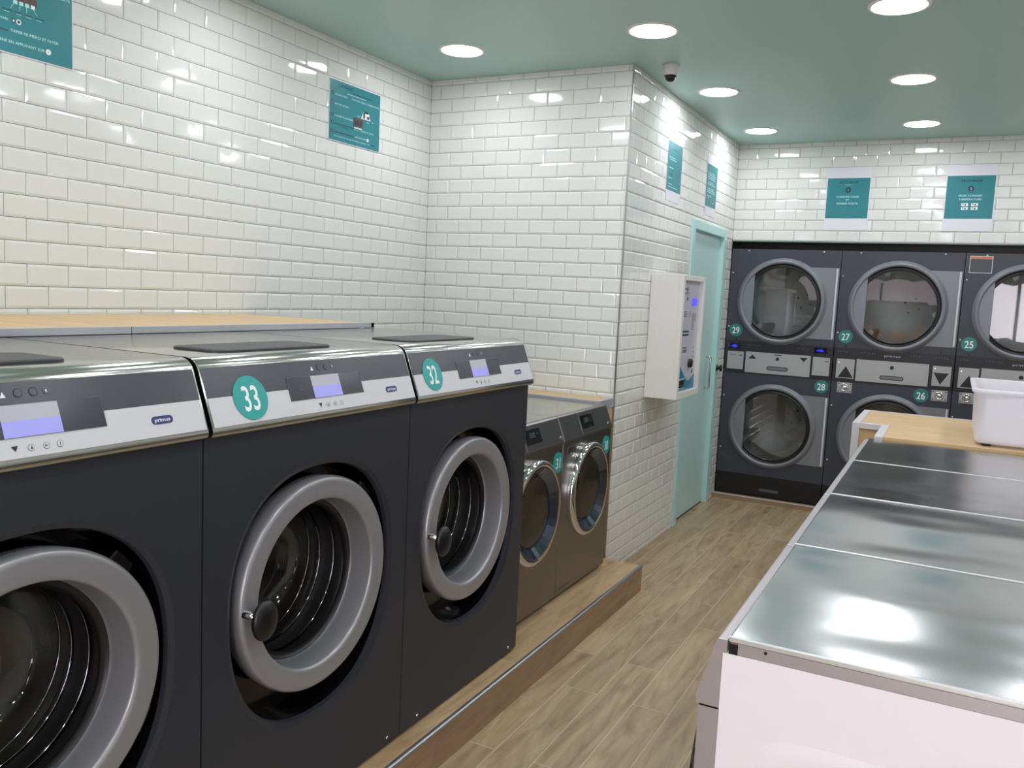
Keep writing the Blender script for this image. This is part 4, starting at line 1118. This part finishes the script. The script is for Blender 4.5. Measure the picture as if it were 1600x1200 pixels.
    if variant == 'label':
        wl = MB().rect(g, gp(.026), gp(.166), 1.826, 1.943, 0.0026, 0, 0.002)
        wl.rect(g, gp(.030), gp(.162), 1.830, 1.922, 0.0030, 1).rect(g, gp(.030), gp(.162), 1.923, 1.939, 0.0030, 2)
        wl.build('warning_label', ['white_trim', 'label_foil', 'orange_ink'], t)
    for a, b in ((.129, 1.948), (.680, 1.950), (.019, 1.778), (.017, 1.361), (.017, .816), (.021, .402), (.79, .70)):
        MB().lathe([(-0.0005, 0.0065), (-0.003, 0.006), (-0.0045, 0.0005)], (gp(a), F, b), 'y', 12).build('screw', 'screw_head', t, O)
    for a, b in ((.08, 1.262), (.715, 1.262)):
        MB().disc(g, gp(a), b, 0.008, 0.0012, 0, 0.001).build('sensor_hole', 'black', t)
    return t
M['plate_dark'] = mat('slot_grey', (118, 120, 122), 0.4, 0.2)
M['logo_print'] = mat('pale_blue_grey_print', (196, 200, 222), 0.4)
M['screw_head'] = mat('bright_screw', (210, 212, 214), 0.35, 0.4)
dryer(1.249, '29', '28', 'dark stacked dryer with stickers 29 and 28, beside the wall with the teal door', 'lcd')
dryer(2.056, '27', '26', 'dark stacked dryer with stickers 27 and 26, middle of the back wall', 'coin')
dryer(2.863, '25', None, 'dark stacked dryer with sticker 25 and orange-edged label, at the right edge', 'label')

# ---------------------------------------------------------------- orange seats near the shop window (seen mirrored in the dryer glass)
def stool(x, y, label):
    t = empty('bar_stool', (x, y, 0), label, 'stool', 'orange stools by the shop window')
    V = []; F = []; nu, nv = 14, 10
    for j in range(nv + 1):
        v_ = j / nv
        for i in range(nu + 1):
            u_ = -1 + 2 * i / nu
            if v_ < 0.5:
                q = v_ / 0.5; xx = 0.20 * u_; yy = 0.20 - 0.36 * q; zz = 0.74 - 0.03 * math.sin(q * PI) + 0.03 * u_ * u_
            else:
                q = (v_ - 0.5) / 0.5; wq = math.sqrt(max(0.05, 1 - q ** 3 * 0.8)); xx = 0.20 * u_ * wq; yy = -0.16 - 0.07 * q + 0.05 * u_ * u_; zz = 0.74 + 0.50 * q
            V.append((xx, yy, zz))
    for j in range(nv):
        for i in range(nu):
            a = j * (nu + 1) + i; F.append((a, a + 1, a + nu + 2, a + nu + 1))
    s_ = MB().add(V, F, 0, True).build('seat_shell', 'orange_seat', t)
    so = s_.modifiers.new('thickness', 'SOLIDIFY'); so.thickness = 0.014
    for sx in (-1, 1):
        for sy in (-1, 1):
            MB().tube([(0.13 * sx, 0.10 * sy, 0.715), (0.20 * sx, 0.19 * sy, 0.0)], 0.011).build('leg', 'chrome', t)
    MB().tube([(0.18 * math.cos(a * PI / 12), 0.17 * math.sin(a * PI / 12), 0.25) for a in range(25)], 0.008).build('foot_ring', 'chrome', t)
for i, xx in enumerate((0.42, 1.42, 2.0, 2.47)):
    stool(xx, -6.3, 'orange shell bar stool by the shop window behind the camera')
